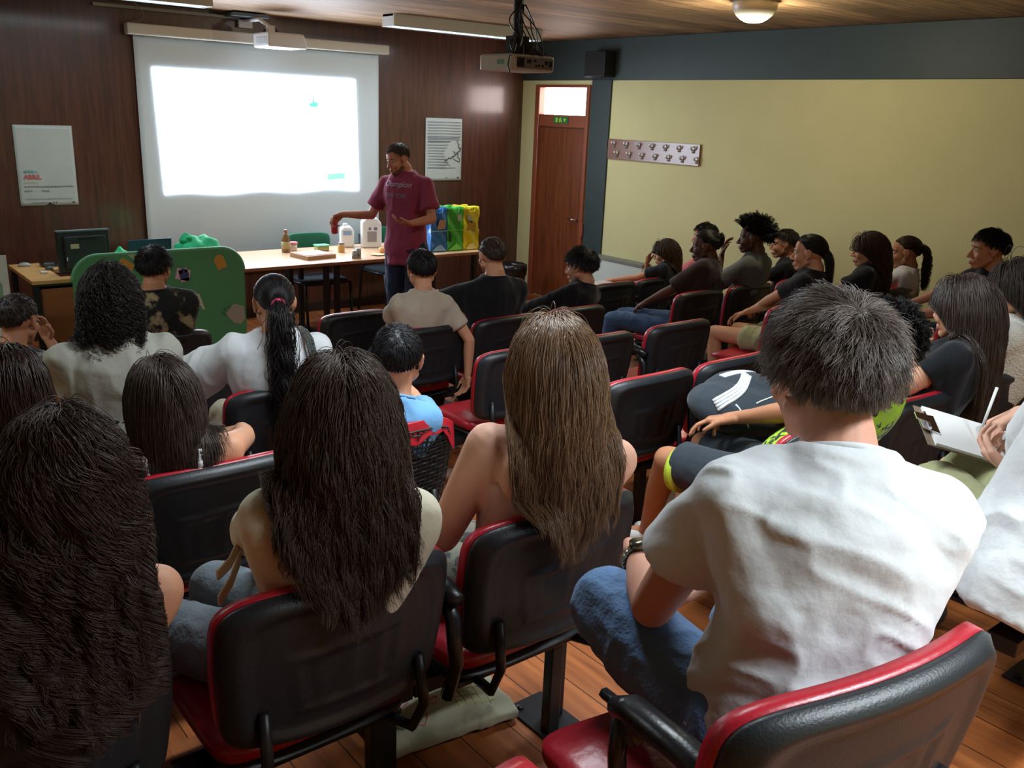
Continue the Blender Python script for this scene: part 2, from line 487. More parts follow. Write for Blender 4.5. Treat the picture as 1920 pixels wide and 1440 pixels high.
# ------------------------------------------------------------------ ceiling fixtures, projectors, lamp, speaker
M_fix = mat('fixture_enamel', (205, 208, 206), 0.4)
M_tube = mat('lit_tube', (235, 248, 255), 0.4, emit=7.0, emit_rgb=(214, 238, 255))
M_louv = mat('louvre', (220, 226, 230), 0.3, metal=0.2)
def fixture(x0, x1, y, label, emit=True):
    t = thing('ceiling_light', label, 'ceiling light', ((x0 + x1) / 2, y, CEIL), 0)
    h = (x1 - x0) / 2
    obj('housing', join(box(-h, h, -0.10, -0.085, -0.10, 0), box(-h, h, 0.085, 0.10, -0.10, 0), box(-h, -h + 0.01, -0.085, 0.085, -0.10, 0), box(h - 0.01, h, -0.085, 0.085, -0.10, 0), box(-h, h, -0.085, 0.085, -0.02, -0.0)), M_fix, t, bevel=0.002)
    n = int((x1 - x0) / 0.05)
    obj('louvre', join(*[box(-h + 0.03 + k * 0.05, -h + 0.034 + k * 0.05, -0.083, 0.083, -0.098, -0.06) for k in range(n)], box(-h + .01, h - .01, -0.004, 0.004, -0.098, -0.06)), M_louv, t)
    for yy in (-0.04, 0.04):
        obj('tube', tube([(-h + 0.02, yy, -0.045), (h - 0.02, yy, -0.045)], 0.013, 10), M_tube, t, smooth=True)
    return t
fixture(4.36, 6.02, 7.25, 'white louvred ceiling light hanging ahead of the near projector')
fixture(1.12, 2.79, 7.25, 'white louvred ceiling light at top left edge above the poster')
fixture(1.15, 2.80, 2.05, 'white louvred ceiling light over the back rows of seats')
fixture(-1.4, 0.2, 4.6, 'white louvred ceiling light near the left wall')
fixture(1.10, 2.70, -0.35, 'white louvred ceiling light behind the last row')

pr = thing('projector', 'white short-throw projector mounted high in front of the screen', 'projector', (3.70, 8.0, 2.585))
M_pj = mat('projector_white', (206, 206, 208), 0.4); pr.scale = (1.1, 1.0, 1.1)
bm = bmesh.new()
vv, ff = prism([(-0.155, -0.055), (0.175, -0.055), (0.175, -0.012), (0.15, 0.055), (-0.155, 0.055)], -0.16, 0.16)
obj('body', (vv, ff), M_pj, pr, bevel=0.012)
fixn(pr.children[0])
obj('lens', join(tube([(-0.05, 0.0, 0.056), (-0.05, 0.09, 0.075)], 0.045, 16)), M_black, pr, smooth=True)
obj('side_grille', join(*[box(-0.158, -0.154, -0.12 + k * 0.02, -0.108 + k * 0.02, -0.03, 0.02) for k in range(11)]), M_louv, pr)
obj('mount_arm', join(box(-0.11, -0.05, -0.05, 0.0, 0.05, 0.11), tube([(-0.08, -0.02, 0.1), (-0.08, 0.2, 0.165), (-0.08, 0.52, 0.17)], 0.016, 8), box(-0.14, -0.02, 0.50, 0.545, 0.11, 0.23)), M_pj, pr, bevel=0.004)
obj('mount_plate', box(-0.26, 0.04, 0.28, 0.52, 0.185, 0.21), mat('dull_grey', (84, 96, 108), 0.5), pr)
obj('under_light', box(-0.14, 0.10, -0.14, 0.14, -0.0565, -0.0545), mat('lit_strip', (240, 246, 255), 0.4, emit=1.6), pr)

pj = thing('projector', 'grey white projector hanging from a black ceiling pole with tangled cables', 'projector', (3.30, 4.13, 2.315))
pj.rotation_euler = (0, 0, 0)
obj('body', box(-0.15, 0.16, -0.13, 0.14, -0.042, 0.042), mat('projector_grey', (206, 208, 202), 0.45), pj, bevel=0.012)
obj('port_panel', box(-0.10, 0.15, -0.1325, -0.129, -0.03, 0.03), mat('port_grey', (120, 122, 122), 0.5), pj)
g = []
for x, z, w, h in ((-0.08, 0.0, 0.05, 0.045), (-0.02, 0.008, 0.03, 0.02), (0.02, 0.012, 0.02, 0.012), (0.05, -0.01, 0.012, 0.012), (0.075, -0.012, 0.012, 0.012), (0.10, 0.005, 0.02, 0.02), (0.03, -0.014, 0.012, 0.012), (0.13, 0.0, 0.02, 0.03)):
    g.append(box(x - w / 2, x + w / 2, -0.1345, -0.1325, z - h / 2, z + h / 2))
obj('port', join(*g), M_metal, pj)
obj('logo_patch', box(-0.152, -0.1495, -0.08, -0.02, -0.012, 0.012), mat('green_patch', (110, 168, 150), 0.5), pj)
obj('lens', tube([(0.04, 0.14, 0), (0.04, 0.165, 0)], 0.035, 16), M_black, pj, smooth=True)
obj('ceiling_pole', join(tube([(0, 0, 0.06), (0, 0, 0.515)], 0.028, 12), box(-0.07, 0.07, -0.07, 0.07, 0.505, 0.515)), M_metal, pj)
obj('bracket', join(box(-0.10, 0.12, -0.09, 0.09, 0.043, 0.053), box(-0.045, 0.045, -0.045, 0.045, 0.05, 0.14), tube([(-0.09, -0.08, 0.05), (-0.02, -0.02, 0.12)], 0.008), tube([(0.1, -0.08, 0.05), (0.02, -0.02, 0.12)], 0.008), tube([(0.1, 0.08, 0.05), (0.02, 0.02, 0.12)], 0.008)), M_metal, pj)
obj('junction_box', box(-0.0, 0.075, -0.075, -0.03, 0.36, 0.44), mat('box_white', (200, 200, 190), 0.5), pj, bevel=0.004)
random.seed(5)
for k in range(9):
    a = random.uniform(0, 6.28); r = random.uniform(0.03, 0.11)
    pts = []
    x1 = random.uniform(-0.1, 0.14)
    for t in np.linspace(0, 1, 14):
        b = math.sin(t * PI)
        pts.append((0.02 * math.cos(a) + b * r * math.cos(a + t * 2) + x1 * t * t, -0.03 + b * r * 0.6 * math.sin(a + t * 2) - 0.10 * t * t, 0.30 - 0.28 * t - (0.04 * b if k % 2 else -0.03 * b)))
    obj('cable', tube(pts, 0.0035, 6), M_metal, pj, smooth=True)
obj('cable', tube([(-0.13, -0.12, 0.03), (-0.16, -0.14, 0.03), (-0.17, -0.14, -0.02), (-0.155, -0.14, -0.06)], 0.004, 6), M_metal, pj, smooth=True)
obj('cable', tube([(0.06, -0.05, 0.42), (0.11, -0.06, 0.40), (0.15, -0.05, 0.46), (0.12, -0.03, 0.51)], 0.005, 6), M_metal, pj, smooth=True)

lp = thing('dome_lamp', 'round white dome lamp glowing on the wooden ceiling', 'lamp', (5.3, 4.12, CEIL))
obj('dome', lathe([(0.145, 0.0), (0.15, -0.02), (0.145, -0.05), (0.12, -0.09), (0.085, -0.118), (0.072, -0.12)], n=28), mat('lamp_shell', (205, 206, 196), 0.35), lp, smooth=True)
obj('lamp_diffuser', lathe([(0.072, -0.1195), (0.066, -0.128), (0.04, -0.134), (0.01, -0.135)], n=24), mat('lit_diffuser', (255, 252, 220), 0.4, emit=9.0, emit_rgb=(255, 250, 205)), lp, smooth=True)
l = bpy.data.lights.new('lamp_bulb', 'POINT'); l.energy = 16; l.color = (1.0, 0.93, 0.68); l.shadow_soft_size = 0.07
lo = bpy.data.objects.new('lamp_bulb', l); lo.location = (0, 0, -0.22); link(lo, lp)
sp = thing('loudspeaker', 'small black loudspeaker on the green beam above the column', 'speaker', (XR - 0.09, 7.2, 2.57))
obj('speaker_cabinet', box(-0.075, 0.075, -0.14, 0.16, -0.125, 0.125), mat('speaker_black', (22, 22, 24), 0.6, bump=0.1, bscale=200), sp, bevel=0.01)
obj('grille', box(-0.079, -0.074, -0.125, 0.145, -0.11, 0.11), mat('speaker_mesh', (16, 16, 17), 0.8, bump=0.3, bscale=400), sp, bevel=0.002)
rd = thing('radiator', 'white wall heater with grey top grille under the coat rack', 'heater', (XR - 0.06, 6.73, 0.0))
obj('casing', box(-0.055, 0.055, -0.36, 0.36, 0.10, 0.60), mat('heater_white', (196, 206, 200), 0.5), rd, bevel=0.006)
obj('top_grille', box(-0.065, 0.055, -0.37, 0.37, 0.595, 0.63), mat('heater_grey', (120, 122, 112), 0.5), rd, bevel=0.004)
obj('end_cap', box(-0.05, 0.05, -0.39, -0.362, 0.12, 0.59), mat('heater_cream', (190, 180, 140), 0.5), rd, bevel=0.004)
# ------------------------------------------------------------------ auditorium chairs
M_red = mat('red_vinyl', (172, 28, 44), 0.35, bump=0.12, bscale=60, coat=0.15, coat_rough=0.3, noise=0.05, nscale=12)
M_shell = mat('black_shell', (32, 36, 40), 0.42, bump=0.10, bscale=260)
M_arm = mat('black_armrest', (24, 26, 29), 0.3, bump=0.06, bscale=120)

def back_pt(u, v, off):
    """u -1..1 across, v 0..1 up, off = distance behind (+) / ahead (-) of the middle sheet. Local: y forward."""
    hw = 0.25
    # rounded rectangle outline: narrow u near the corners, slightly narrower foot
    wid = hw * (0.93 + 0.07 * min(1, v * 1.8))
    z = 0.46 + 0.335 * v
    x = u * wid
    y = 0.045 * max(0.0, 1 - v) ** 1.3 + 0.045 * (u * u) - 0.0
    z += 0.012 * (1 - u * u) * v
    return x, y - off, z
def rr_warp(u, v, r=0.20):
    """square (u,v) grid -> rounded rectangle"""
    a = u; b = v * 2 - 1
    n = 7.0
    m = max(abs(a), abs(b))
    if m < 1e-6: return u, v
    s = m / ((abs(a) ** n + abs(b) ** n) ** (1 / n))
    return a * s, (b * s + 1) / 2
def sheet_geo(fn_front, fn_back, N=26):
    V = []; F = []
    for fn in (fn_front, fn_back):
        for j in range(N + 1):
            for i in range(N + 1):
                V.append(fn(-1 + 2 * i / N, j / N))
    n1 = (N + 1) ** 2
    for j in range(N):
        for i in range(N):
            a = j * (N + 1) + i
            F.append((a + 1, a, a + N + 1, a + N + 2))
            F.append((n1 + a, n1 + a + 1, n1 + a + N + 2, n1 + a + N + 1))
    ring = [i for i in range(N + 1)] + [j * (N + 1) + N for j in range(1, N + 1)] + [N * (N + 1) + i for i in range(N - 1, -1, -1)] + [j * (N + 1) for j in range(N - 1, 0, -1)]
    for k in range(len(ring)):
        a, b = ring[k], ring[(k + 1) % len(ring)]
        F.append((a, b, b + n1, a + n1))
    return V, F
def edge_d(u, v):
    """0 at the rim, 1 well inside (in the square domain)"""
    return min(1 - abs(u), 1 - abs(v * 2 - 1))
def sm(x, a, b):
    t = min(1, max(0, (x - a) / (b - a))); return t * t * (3 - 2 * t)
def shell_geo(N=44):
    def back(u, v):
        e = edge_d(u, v)
        off = 0.006 + 0.020 * sm(e, 0.0, 0.10) - 0.009 * sm(e, 0.16, 0.26)
        # framed inset low in the middle with three ribs
        w = 0.46 + 0.10 * v
        iu = sm(w - abs(u), 0.0, 0.04) * sm(v - 0.20, 0, 0.03) * sm(0.66 + 0.05 * u - v, 0, 0.03)
        iu2 = sm(w - 0.09 - abs(u), 0.0, 0.04) * sm(v - 0.24, 0, 0.03) * sm(0.60 + 0.05 * u - v, 0, 0.03)
        off += 0.004 * iu - 0.006 * iu2 + 0.005 * iu2 * (0.5 + 0.5 * math.cos(u * 24)) ** 2
        uu, vv = rr_warp(u, v)
        return back_pt(uu, vv, off)
    def front(u, v):
        uu, vv = rr_warp(u, v)
        return back_pt(uu, vv, -0.006)
    return sheet_geo(front, back, N)
def cushion_geo(N=20):
    def fr(u, v):
        e = edge_d(u, v)
        uu, vv = rr_warp(u, v)
        return back_pt(uu * 1.006, vv * 1.0 + 0.002 * vv, -(0.028 + 0.034 * sm(e, 0, 0.35)))
    def bk(u, v):
        uu, vv = rr_warp(u, v)
        return back_pt(uu * 1.006, vv * 1.0 + 0.002 * vv, -0.004)
    return sheet_geo(fr, bk, N)
def seat_geo(inf, z0, z1, N=16):
    def pt(u, v, top):
        uu, vv = rr_warp(u, v)
        x = uu * (0.225 + inf)
        y = 0.115 + (0.385 + inf) * vv
        e = edge_d(u, v)
        z = (z1 - 0.018 * (1 - sm(e, 0, 0.35)) - 0.02 * sm(vv, 0.75, 1) - 0.01 * (1 - uu * uu) * 0.8) if top else z0 + 0.01 * (1 - sm(e, 0, .3))
        return x, y, z
    return sheet_geo(lambda u, v: pt(u, v, False), lambda u, v: pt(u, v, True), N)
G_shell = shell_geo(); G_cush = cushion_geo(); G_seat = seat_geo(0.0, 0.385, 0.45); G_pan = seat_geo(-0.012, 0.355, 0.395)
G_post = join(box(0.155, 0.195, 0.20, 0.235, 0.0, 0.34), box(0.215, 0.255, 0.25, 0.285, 0.0, 0.34))
G_beam = join(box(-0.275, 0.275, 0.21, 0.28, 0.30, 0.34), box(-0.2, 0.2, 0.14, 0.42, 0.335, 0.35))
G_plate = join(box(0.14, 0.272, 0.10, 0.37, 0.0, 0.008), lathe([(0.011, 0.008), (0.011, 0.014), (0.005, 0.017)], (0.235, 0.13, 0), 10), lathe([(0.011, 0.008), (0.011, 0.014), (0.005, 0.017)], (0.17, 0.34, 0), 10))
G_link = [tube([(sx * 0.17, 0.03, 0.56), (sx * 0.175, 0.012, 0.45), (sx * 0.17, 0.05, 0.37), (sx * 0.14, 0.22, 0.34)], 0.012, 6) for sx in (-1, 1)]
G_arm = join(tube([(0, 0.06, 0.40), (0, 0.03, 0.50), (0, 0.045, 0.60), (0, 0.09, 0.655)], [0.016, 0.017, 0.018, 0.02], 8),
             tube([(0, 0.03, 0.652), (0, 0.09, 0.664), (0, 0.20, 0.668), (0, 0.31, 0.66), (0, 0.345, 0.64)], [0.018, 0.024, 0.024, 0.023, 0.016], 10),
             tube([(0, 0.33, 0.645), (0, 0.335, 0.56), (0, 0.32, 0.46)], [0.014, 0.014, 0.014], 8))
G_hinge = join(tube([(-0.012, 0.30, 0.63), (0.035, 0.31, 0.63)], 0.022, 10), tube([(0.03, 0.30, 0.63), (0.035, 0.24, 0.60), (0.035, 0.20, 0.53)], 0.011, 6), tube([(0.035, 0.33, 0.61), (0.035, 0.42, 0.60)], 0.010, 6))
def ch_part(name, geo, m, parent, bevel=0.0):
    return obj(name, geo, m, parent, smooth=True, bevel=bevel)
_protos = {}
def chair(x, y, z, label, arm=None, lod=True, group='red and black auditorium chairs in rows', leg=True):
    """arm: None, 'L', 'R' or 'LR'"""
    t = thing('auditorium_chair', label, 'chair', (x, y, z), 0, group)
    if not _protos:
        _protos['s'] = ch_part('backrest_shell', G_shell, M_shell, t)
        _protos['c'] = ch_part('backrest_cushion', G_cush, M_red, t)
        _protos['e'] = ch_part('seat_cushion', G_seat, M_red, t)
        _protos['p'] = ch_part('seat_pan', G_pan, M_shell, t)
        _protos['l'] = obj('pedestal', G_post, M_metal, t, bevel=0.004)
        _protos['f'] = obj('floor_plate', G_plate, M_metal, _protos['l'], bevel=0.002)
        _protos['b'] = obj('seat_beam', G_beam, M_metal, t, bevel=0.003); _protos['k'] = ch_part('back_bracket', G_link[0], M_metal, t); _protos['j'] = ch_part('back_bracket', G_link[1], M_metal, t)
    else:
        for k in ('s', 'c', 'e', 'p', 'l', 'f', 'b', 'k', 'j'):
            if k in 'lf' and not leg: continue
            c = _protos[k].copy(); COL.objects.link(c)
            c.parent = t if k != 'f' else lastl
            if k == 'l': lastl = c
    if arm:
        for s in arm:
            sx = -0.268 if s == 'L' else 0.268
            if 'a' not in _protos:
                a = ch_part('armrest', G_arm, M_arm, t); h = ch_part('tablet_hinge', G_hinge, M_arm, a)
                _protos['a'] = a; _protos['h'] = h
            else:
                a = _protos['a'].copy(); COL.objects.link(a); a.parent = t
                h = _protos['h'].copy(); COL.objects.link(h); h.parent = a
            a.location = (sx, 0, 0)
    return t
FZ = dict(O=0.6, A=0.4, B=0.3, C=0.2, D=0.1, E=0.0)
RY = dict(O=0.47, A=1.37, B=2.27, C=3.16, D=4.09, E=5.02)
chairs = [
 ('O', 0.36, 'red topped chair at the bottom edge, just left of the armrest', None),
 ('O', 1.0, 'chair of the man in white t-shirt, bright red front pad and black armrest', 'L'),
 ('O', 2.34, 'chair behind the person writing on a clipboard', None),
 ('A', 0.17, 'chair under the long curly black hair in the bottom left corner', None),
 ('A', 0.745, 'chair of the girl with cream top and long dark wavy hair', 'R'),
 ('A', 1.30, 'chair with the light brown hair hanging over its back, standing on the bare floor', None),
 ('A', 2.40, 'chair of the boy in neon green, behind the grey haired head', None),
 ('A', 2.95, 'chair of the girl in black t-shirt, right of the white t-shirt', None),
 ('A', 3.50, 'chair at the right edge under the fluffy white top', None),
 ('B', 0.27, 'dark chair at the far left edge, second row from the back', None),
 ('B', 0.84, 'chair of the bare shouldered girl, between the two long haired girls', None),
 ('B', 1.385, 'chair with torn red cover and black mesh back behind the boy in blue', None),
 ('B', 2.58, 'empty chair just right of the light brown hair, left of the sports bag', 'L'),
 ('B', 3.11, 'empty chair behind the black and white sports bag', 'L'),
 ('B', 3.62, 'empty chair hidden by the grey haired head', None),
 ('B', 5.15, 'chair left of the boy in profile on the right', None),
 ('B', 5.70, 'chair of the dark haired boy in profile at the right edge', None),
 ('C', 0.30, 'black chair at the left edge beside the grey t-shirt', None),
 ('C', 0.87, 'chair of the curly haired boy in grey t-shirt', None),
 ('C', 1.47, 'dark chair under the white t-shirt and pony tail', None),
 ('C', 2.65, 'empty chair with bright red seat left of the light brown hair', 'R'),
 ('C', 3.16, 'empty chair directly right of the top of the light brown hair', None),
 ('C', 3.77, 'empty chair with red left edge in the middle of the rows', 'L'),
 ('C', 4.82, 'chair of the girl with black pony tail and black t-shirt', None),
 ('C', 5.47, 'chair of the long haired girl in black near the wall', None),
 ('C', 6.05, 'chair of the girl in white top with pony tail', None),
 ('D', 0.62, 'dark chair behind the boy in camouflage shirt', None),
 ('D', 1.55, 'empty chair with pale red rim left of the pony tail girl', None),
 ('D', 2.75, 'chair of the boy in the beige t-shirt', None),
 ('D', 3.31, 'chair of the short haired boy in black, middle front', None),
 ('D', 3.86, 'chair of the boy slouching in black', None),
 ('D', 5.05, 'chair of the person in dark brown shirt and blue jeans', None),
 ('D', 5.62, 'chair of the boy in grey t-shirt with spiky hair', None),
 ('D', 6.22, 'chair of the boy in black next to the wall, behind spiky hair', None),
 ('E', 1.62, 'front row chair of the boy in dark flowered shirt', None),
 ('E', 2.81, 'empty black chair in the front row before the presenter', None),
 ('E', 3.40, 'front row chair hidden behind the beige t-shirt boy', None),
 ('E', 5.12, 'empty front row chair between the slouching boy and the small girl', 'R'),
 ('E', 5.62, 'front row chair with dark red rim of the small girl in black', None),
 ('E', 6.25, 'front row chair of the boy with striped shirt by the wall', None),
]
CH = {}
for r, x, lab, arm in chairs:
    CH[(r, x)] = chair(x, RY[r], FZ[r], lab, arm)
oc = CH[('O', 1.0)]
oc.rotation_euler[2] = -0.15; oc.location[0] = 1.06; oc.scale = (1.06, 1.06, 0.955)
for ch in oc.children:
    if ch.name.startswith('armrest'): ch.location = (-0.215, -0.06, -0.01)
CH[('O', 0.36)].location = (0.32, 0.565, 0.6)
tb_ = obj('writing_tablet', prism(rrect(0.02, 0.30, 0.26, 0.46, 0.05, 5), 0.715, 0.728, 'XY'), mat('tablet_white', (206, 206, 208), 0.4), CH[('E', 5.12)], bevel=0.003); tb_['label'] = 'pale folding writing tablet'
# the worn chair: mesh panel with torn red cover
wc = CH[('B', 1.385)]
for ch in wc.children:
    if ch.name.startswith('backrest_cushion'):
        ch.data = ch.data.copy(); ch.data.materials[0] = M_shell; ch['label'] = 'black foam back without its cover'
for ch in list(wc.children):
    if ch.name.startswith('backrest_shell'): bpy.data.objects.remove(ch)
def mesh_back(u, v, off): 
    uu, vv = rr_warp(u, v); return back_pt(uu * 0.97, vv * 0.95, off)
g = []
NM = 22
for j in range(NM + 1):
    g.append(tube([mesh_back(-0.98 + 1.96 * i / 12, j / NM, 0.012 + 0.004 * ((i + j) % 2)) for i in range(13)], 0.0035, 4, False))
for i in range(NM + 1):
    g.append(tube([mesh_back(-0.98 + 1.96 * i / NM, j / 10, 0.014) for j in range(11)], 0.003, 4, False))
ms = obj('mesh_backrest', join(*g), M_black, wc, smooth=True); ms['label'] = 'black woven mesh back'
def flap(u, v):
    vv = 1.03 - 0.17 * v * (1 + 0.25 * math.sin(u * 7) + 0.1 * math.sin(u * 23) + 0.6 * max(0, u - 0.8) * 5)
    p = back_pt(u * 1.02, vv, 0.022 + 0.004 * math.sin(u * 31) * v - 0.02 * (1 - v))
    return (p[0], p[1], p[2] - 0.03 * abs(u) ** 6)
fl = obj('torn_cover', sheet_geo(lambda u, v: flap(u, 1 - v), lambda u, v: tuple(Vector(flap(u, 1 - v)) + Vector((0, 0.012, 0))), 24), M_red, wc, smooth=True); fl['label'] = 'torn red vinyl flap'

# ------------------------------------------------------------------ desk and what stands on it
M_top = mat('desk_top_wood', (216, 178, 142), 0.35, noise=0.05, nscale=3, stretch=(1, 8, 8), coat=0.3, coat_rough=0.2)
M_edge = mat('desk_edge', (150, 104, 70), 0.5)
M_pan2 = mat('desk_panel_wood', (150, 88, 52), 0.5, noise=0.06, nscale=4, stretch=(1, 1, 6))
def desk(x0, x1, y0, y1, label, panel=None, top=M_top):
    t = thing('desk', label, 'desk', ((x0 + x1) / 2, (y0 + y1) / 2, 0))
    hx, hy = (x1 - x0) / 2, (y1 - y0) / 2
    obj('desk_top', box(-hx, hx, -hy, hy, 0.725, 0.75), top, t, bevel=0.003)
    obj('top_edge', join(box(-hx, hx, -hy - 0.003, -hy, 0.723, 0.748)), M_edge, t)
    for sx in (-1, 1):
        o = obj('leg', join(box(-0.02, 0.02, -hy + 0.06, -hy + 0.11, 0.0, 0.725), box(-0.02, 0.02, hy - 0.11, hy - 0.06, 0.0, 0.725), box(-0.02, 0.02, -hy + 0.04, hy - 0.04, 0.0, 0.03)), M_metal, t, bevel=0.003)
        o.location = (sx * (hx - 0.05), 0, 0)
    if panel: obj('front_panel', box(-hx + 0.08, hx - 0.08, panel[0], panel[0] + 0.02, panel[1], 0.72), M_pan2, t)
    return t
desk(2.15, 3.76, 7.13, 8.02, 'light wood desk with bottle and tray, behind the green stand')
desk(3.765, 5.37, 7.13, 8.02, 'light wood desk with shopping bags beside the presenter')
# corner computer desk
t = thing('computer_desk', 'light wood computer desk with brown front panel at left', 'desk', (1.7, 7.5, 0))
obj('desk_top', join(box(-0.32, 0.42, -0.24, -0.12, 0.722, 0.75), box(-0.32, -0.10, -0.12, 0.58, 0.722, 0.75), box(-0.1, 0.42, 0.22, 0.58, 0.722, 0.75)), mat('honey_wood', (204, 158, 98), 0.4, noise=0.05, nscale=4), t, bevel=0.002)
obj('front_panel', box(-0.26, 0.42, -0.20, -0.17, 0.04, 0.70), M_pan2, t)
obj('monitor_well', box(-0.10, 0.42, -0.12, 0.22, 0.60, 0.62), M_metal, t)
for y_ in (-0.23, 0.53): obj('leg', box(-0.31, -0.27, y_, y_ + 0.04, 0, 0.722), M_metal, t)
obj('side_rail', box(-0.26, 0.42, -0.20, -0.16, 0.68, 0.722), mat('dark_rail', (66, 56, 48), 0.5), t)

mn = thing('monitor', 'black computer monitor seen from behind on corner desk', 'monitor', (1.80, 7.45, 0.62), math.radians(4))
obj('screen_shell', join(box(-0.19, 0.19, -0.01, 0.03, 0.14, 0.46), box(-0.15, 0.15, -0.05, -0.01, 0.18, 0.42)), M_black, mn, bevel=0.008)
obj('top_bezel', box(-0.192, 0.192, -0.012, 0.032, 0.452, 0.462), mat('bezel_grey', (110, 124, 132), 0.4), mn)
obj('stand', join(box(-0.03, 0.03, -0.03, 0.0, 0.0, 0.22), lathe([(0.11, 0.0), (0.11, 0.012), (0.03, 0.02)], n=20)), M_black, mn)
obj('label_sticker', box(-0.11, -0.05, -0.0525, -0.0505, 0.33, 0.365), mat('sticker_cream', (190, 184, 142), 0.6), mn)
obj('service_tag', box(-0.145, -0.138, -0.0525, -0.0505, 0.24, 0.27), M_white, mn)
obj('handle_recess', box(-0.05, 0.08, -0.053, -0.0505, 0.39, 0.41), M_metal, mn)
random.seed(3)
g = []
for k in range(5):
    x = -0.02 + 0.03 * k
    g.append(tube([(x, -0.04, 0.18), (x + 0.02, -0.09, 0.12), (x - 0.01, -0.10, 0.05), (x + 0.05 * (k - 2) / 2, -0.06, 0.02)], 0.004, 6))
obj('monitor_cable', join(*g), mat('cable_mix', (90, 104, 110), 0.5), mn, smooth=True)
ms = obj('computer_mouse', lathe([(0.001, 0.03), (0.02, 0.027), (0.034, 0.015), (0.036, 0.0)], n=16), mat('mouse_silver', (160, 162, 160), 0.3), smooth=True, loc=(1.47, 7.95, 0.752)); ms.scale = (1.3, 0.8, 1)
fixn(ms); tag(ms, 'silver and black mouse at the back of the corner desk', 'mouse')
ms = obj('webcam', join(lathe([(0.03, 0), (0.032, 0.02), (0.02, 0.03)], n=16), box(-0.035, 0.035, -0.02, 0.02, 0.028, 0.05)), mat('grey_gadget', (92, 98, 98), 0.4), loc=(1.60, 7.72, 0.752), bevel=0.004); tag(ms, 'small round grey gadget beside the monitor', 'gadget')
ms = obj('white_eraser', box(-0.025, 0.025, -0.018, 0.018, 0, 0.016), M_white, loc=(1.53, 7.57, 0.752), bevel=0.004); tag(ms, 'small white block near the desk corner', 'eraser')
kb = thing('keyboard', 'black keyboard lying behind the monitor', 'keyboard', (1.73, 7.90, 0.752))
obj('key_bed', box(-0.15, 0.2, -0.06, 0.06, 0, 0.018), M_black, kb, bevel=0.003)
obj('keys', join(*[box(-0.14 + i * 0.024, -0.12 + i * 0.024, -0.05 + j * 0.025, -0.03 + j * 0.025, 0.018, 0.024) for i in range(14) for j in range(4)]), M_metal, kb)['kind'] = 'stuff'
lt = thing('laptop', 'open dark blue laptop with round logo above the green stand', 'laptop', (2.28, 7.42, 0.75), math.radians(3))
obj('lid', cbox((0, 0, 0.125), (0.34, 0.008, 0.235), (math.radians(8), 0, 0)), mat('laptop_blue', (42, 92, 116), 0.3, metal=0.4), lt, bevel=0.003)
obj('base', box(-0.17, 0.17, 0.01, 0.25, 0.002, 0.016), M_metal, lt)
obj('round_logo', tube([(0.0, -0.0075, 0.09), (0.0, -0.006, 0.09)], 0.024, 20), mat('logo_silver', (205, 214, 220), 0.3), lt)
text('logo_letters', 'hp', 0.034, mat('logo_blue', (60, 84, 100), 0.4), lt, (-0.018, -0.0085, 0.082), RX, shear=0.3)

# green promotional stand with stickers
gs = thing('promotional_stand', 'green rounded promotional stand with recycling stickers', 'stand', (2.08, 6.5, 0))
M_gr = mat('stand_green', (76, 148, 102), 0.55, noise=0.03, nscale=3)
M_grl = mat('stand_edge', (96, 168, 124), 0.45)
obj('board', prism(rrect(-0.60, 0.585, -0.3, 1.03, 0.17, 10), -0.012, 0.012), M_gr, gs)
gs.children[0].location = (0, 0, 0)
me = gs.children[0].data
for v in me.vertices: v.co.z = max(v.co.z, 0.02)
obj('edge_trim', tube([(x, 0, z) for x, z in rrect(-0.60, 0.585, -0.3, 1.03, 0.17, 10) if z > 0.2] , 0.014, 8), M_grl, gs, smooth=True)
ob = gs.children[-1]
obj('stand_foot', join(box(-0.5, -0.42, -0.15, 0.15, 0, 0.02), box(0.42, 0.5, -0.15, 0.15, 0, 0.02)), M_metal, gs)
M_or = mat('sticker_orange', (196, 150, 66), 0.6); M_pk = mat('sticker_pink', (206, 176, 190), 0.6); M_nv = mat('sticker_navy', (52, 66, 120), 0.6); M_gy = mat('sticker_grey', (160, 158, 146), 0.6)
def stick(pts, m, name, dz=0.0): return obj(name, prism(pts, -0.0145 - dz, -0.0125 - dz), m, gs)
def rotpts(pts, c, a):
    return [(c[0] + x * math.cos(a) - z * math.sin(a), c[1] + x * math.sin(a) + z * math.cos(a)) for x, z in pts]
stick(rotpts([(-0.05, -0.06), (0.05, -0.06), (0.05, 0.06), (-0.05, 0.06)], (-0.27, 0.93), -0.6), M_or, 'orange_sticker')
stick([(-0.24, 1.025), (-0.12, 1.025), (-0.18, 0.97)], mat('sticker_pale', (176, 190, 160), 0.6), 'pale_sticker')
stick(rotpts([(-0.035, -0.05), (0.035, -0.05), (0.04, 0.03), (0.015, 0.055), (-0.015, 0.055), (-0.04, 0.03)], (0.405, 0.93), 0.35), M_or, 'tag_sticker')
stick(rotpts([(-0.05, -0.04), (0.05, -0.04), (0.05, 0.04), (-0.05, 0.04)], (0.13, 0.86), -0.25), M_pk, 'pink_sticker')
stick(rotpts([(-0.03, -0.045), (0.03, -0.05), (0.035, 0.05), (-0.03, 0.04)], (0.135, 0.855), 0.2), M_pk, 'pink_sticker')
stick(rotpts([(-0.034, -0.022), (0.026, -0.022), (0.034, 0.004), (0.026, 0.02), (0.006, 0.018), (0.006, 0.042), (-0.008, 0.042), (-0.012, 0.014), (-0.034, 0.012)], (0.14, 0.855), 0.1), M_nv, 'thumb_sticker', 0.002)
text('stand_lettering', 'RECICLA', 0.155, mat('lettering_cream', (196, 206, 180), 0.6), gs, (-0.17, -0.015, 0.60), RX, sx=0.72, bold=0.006)
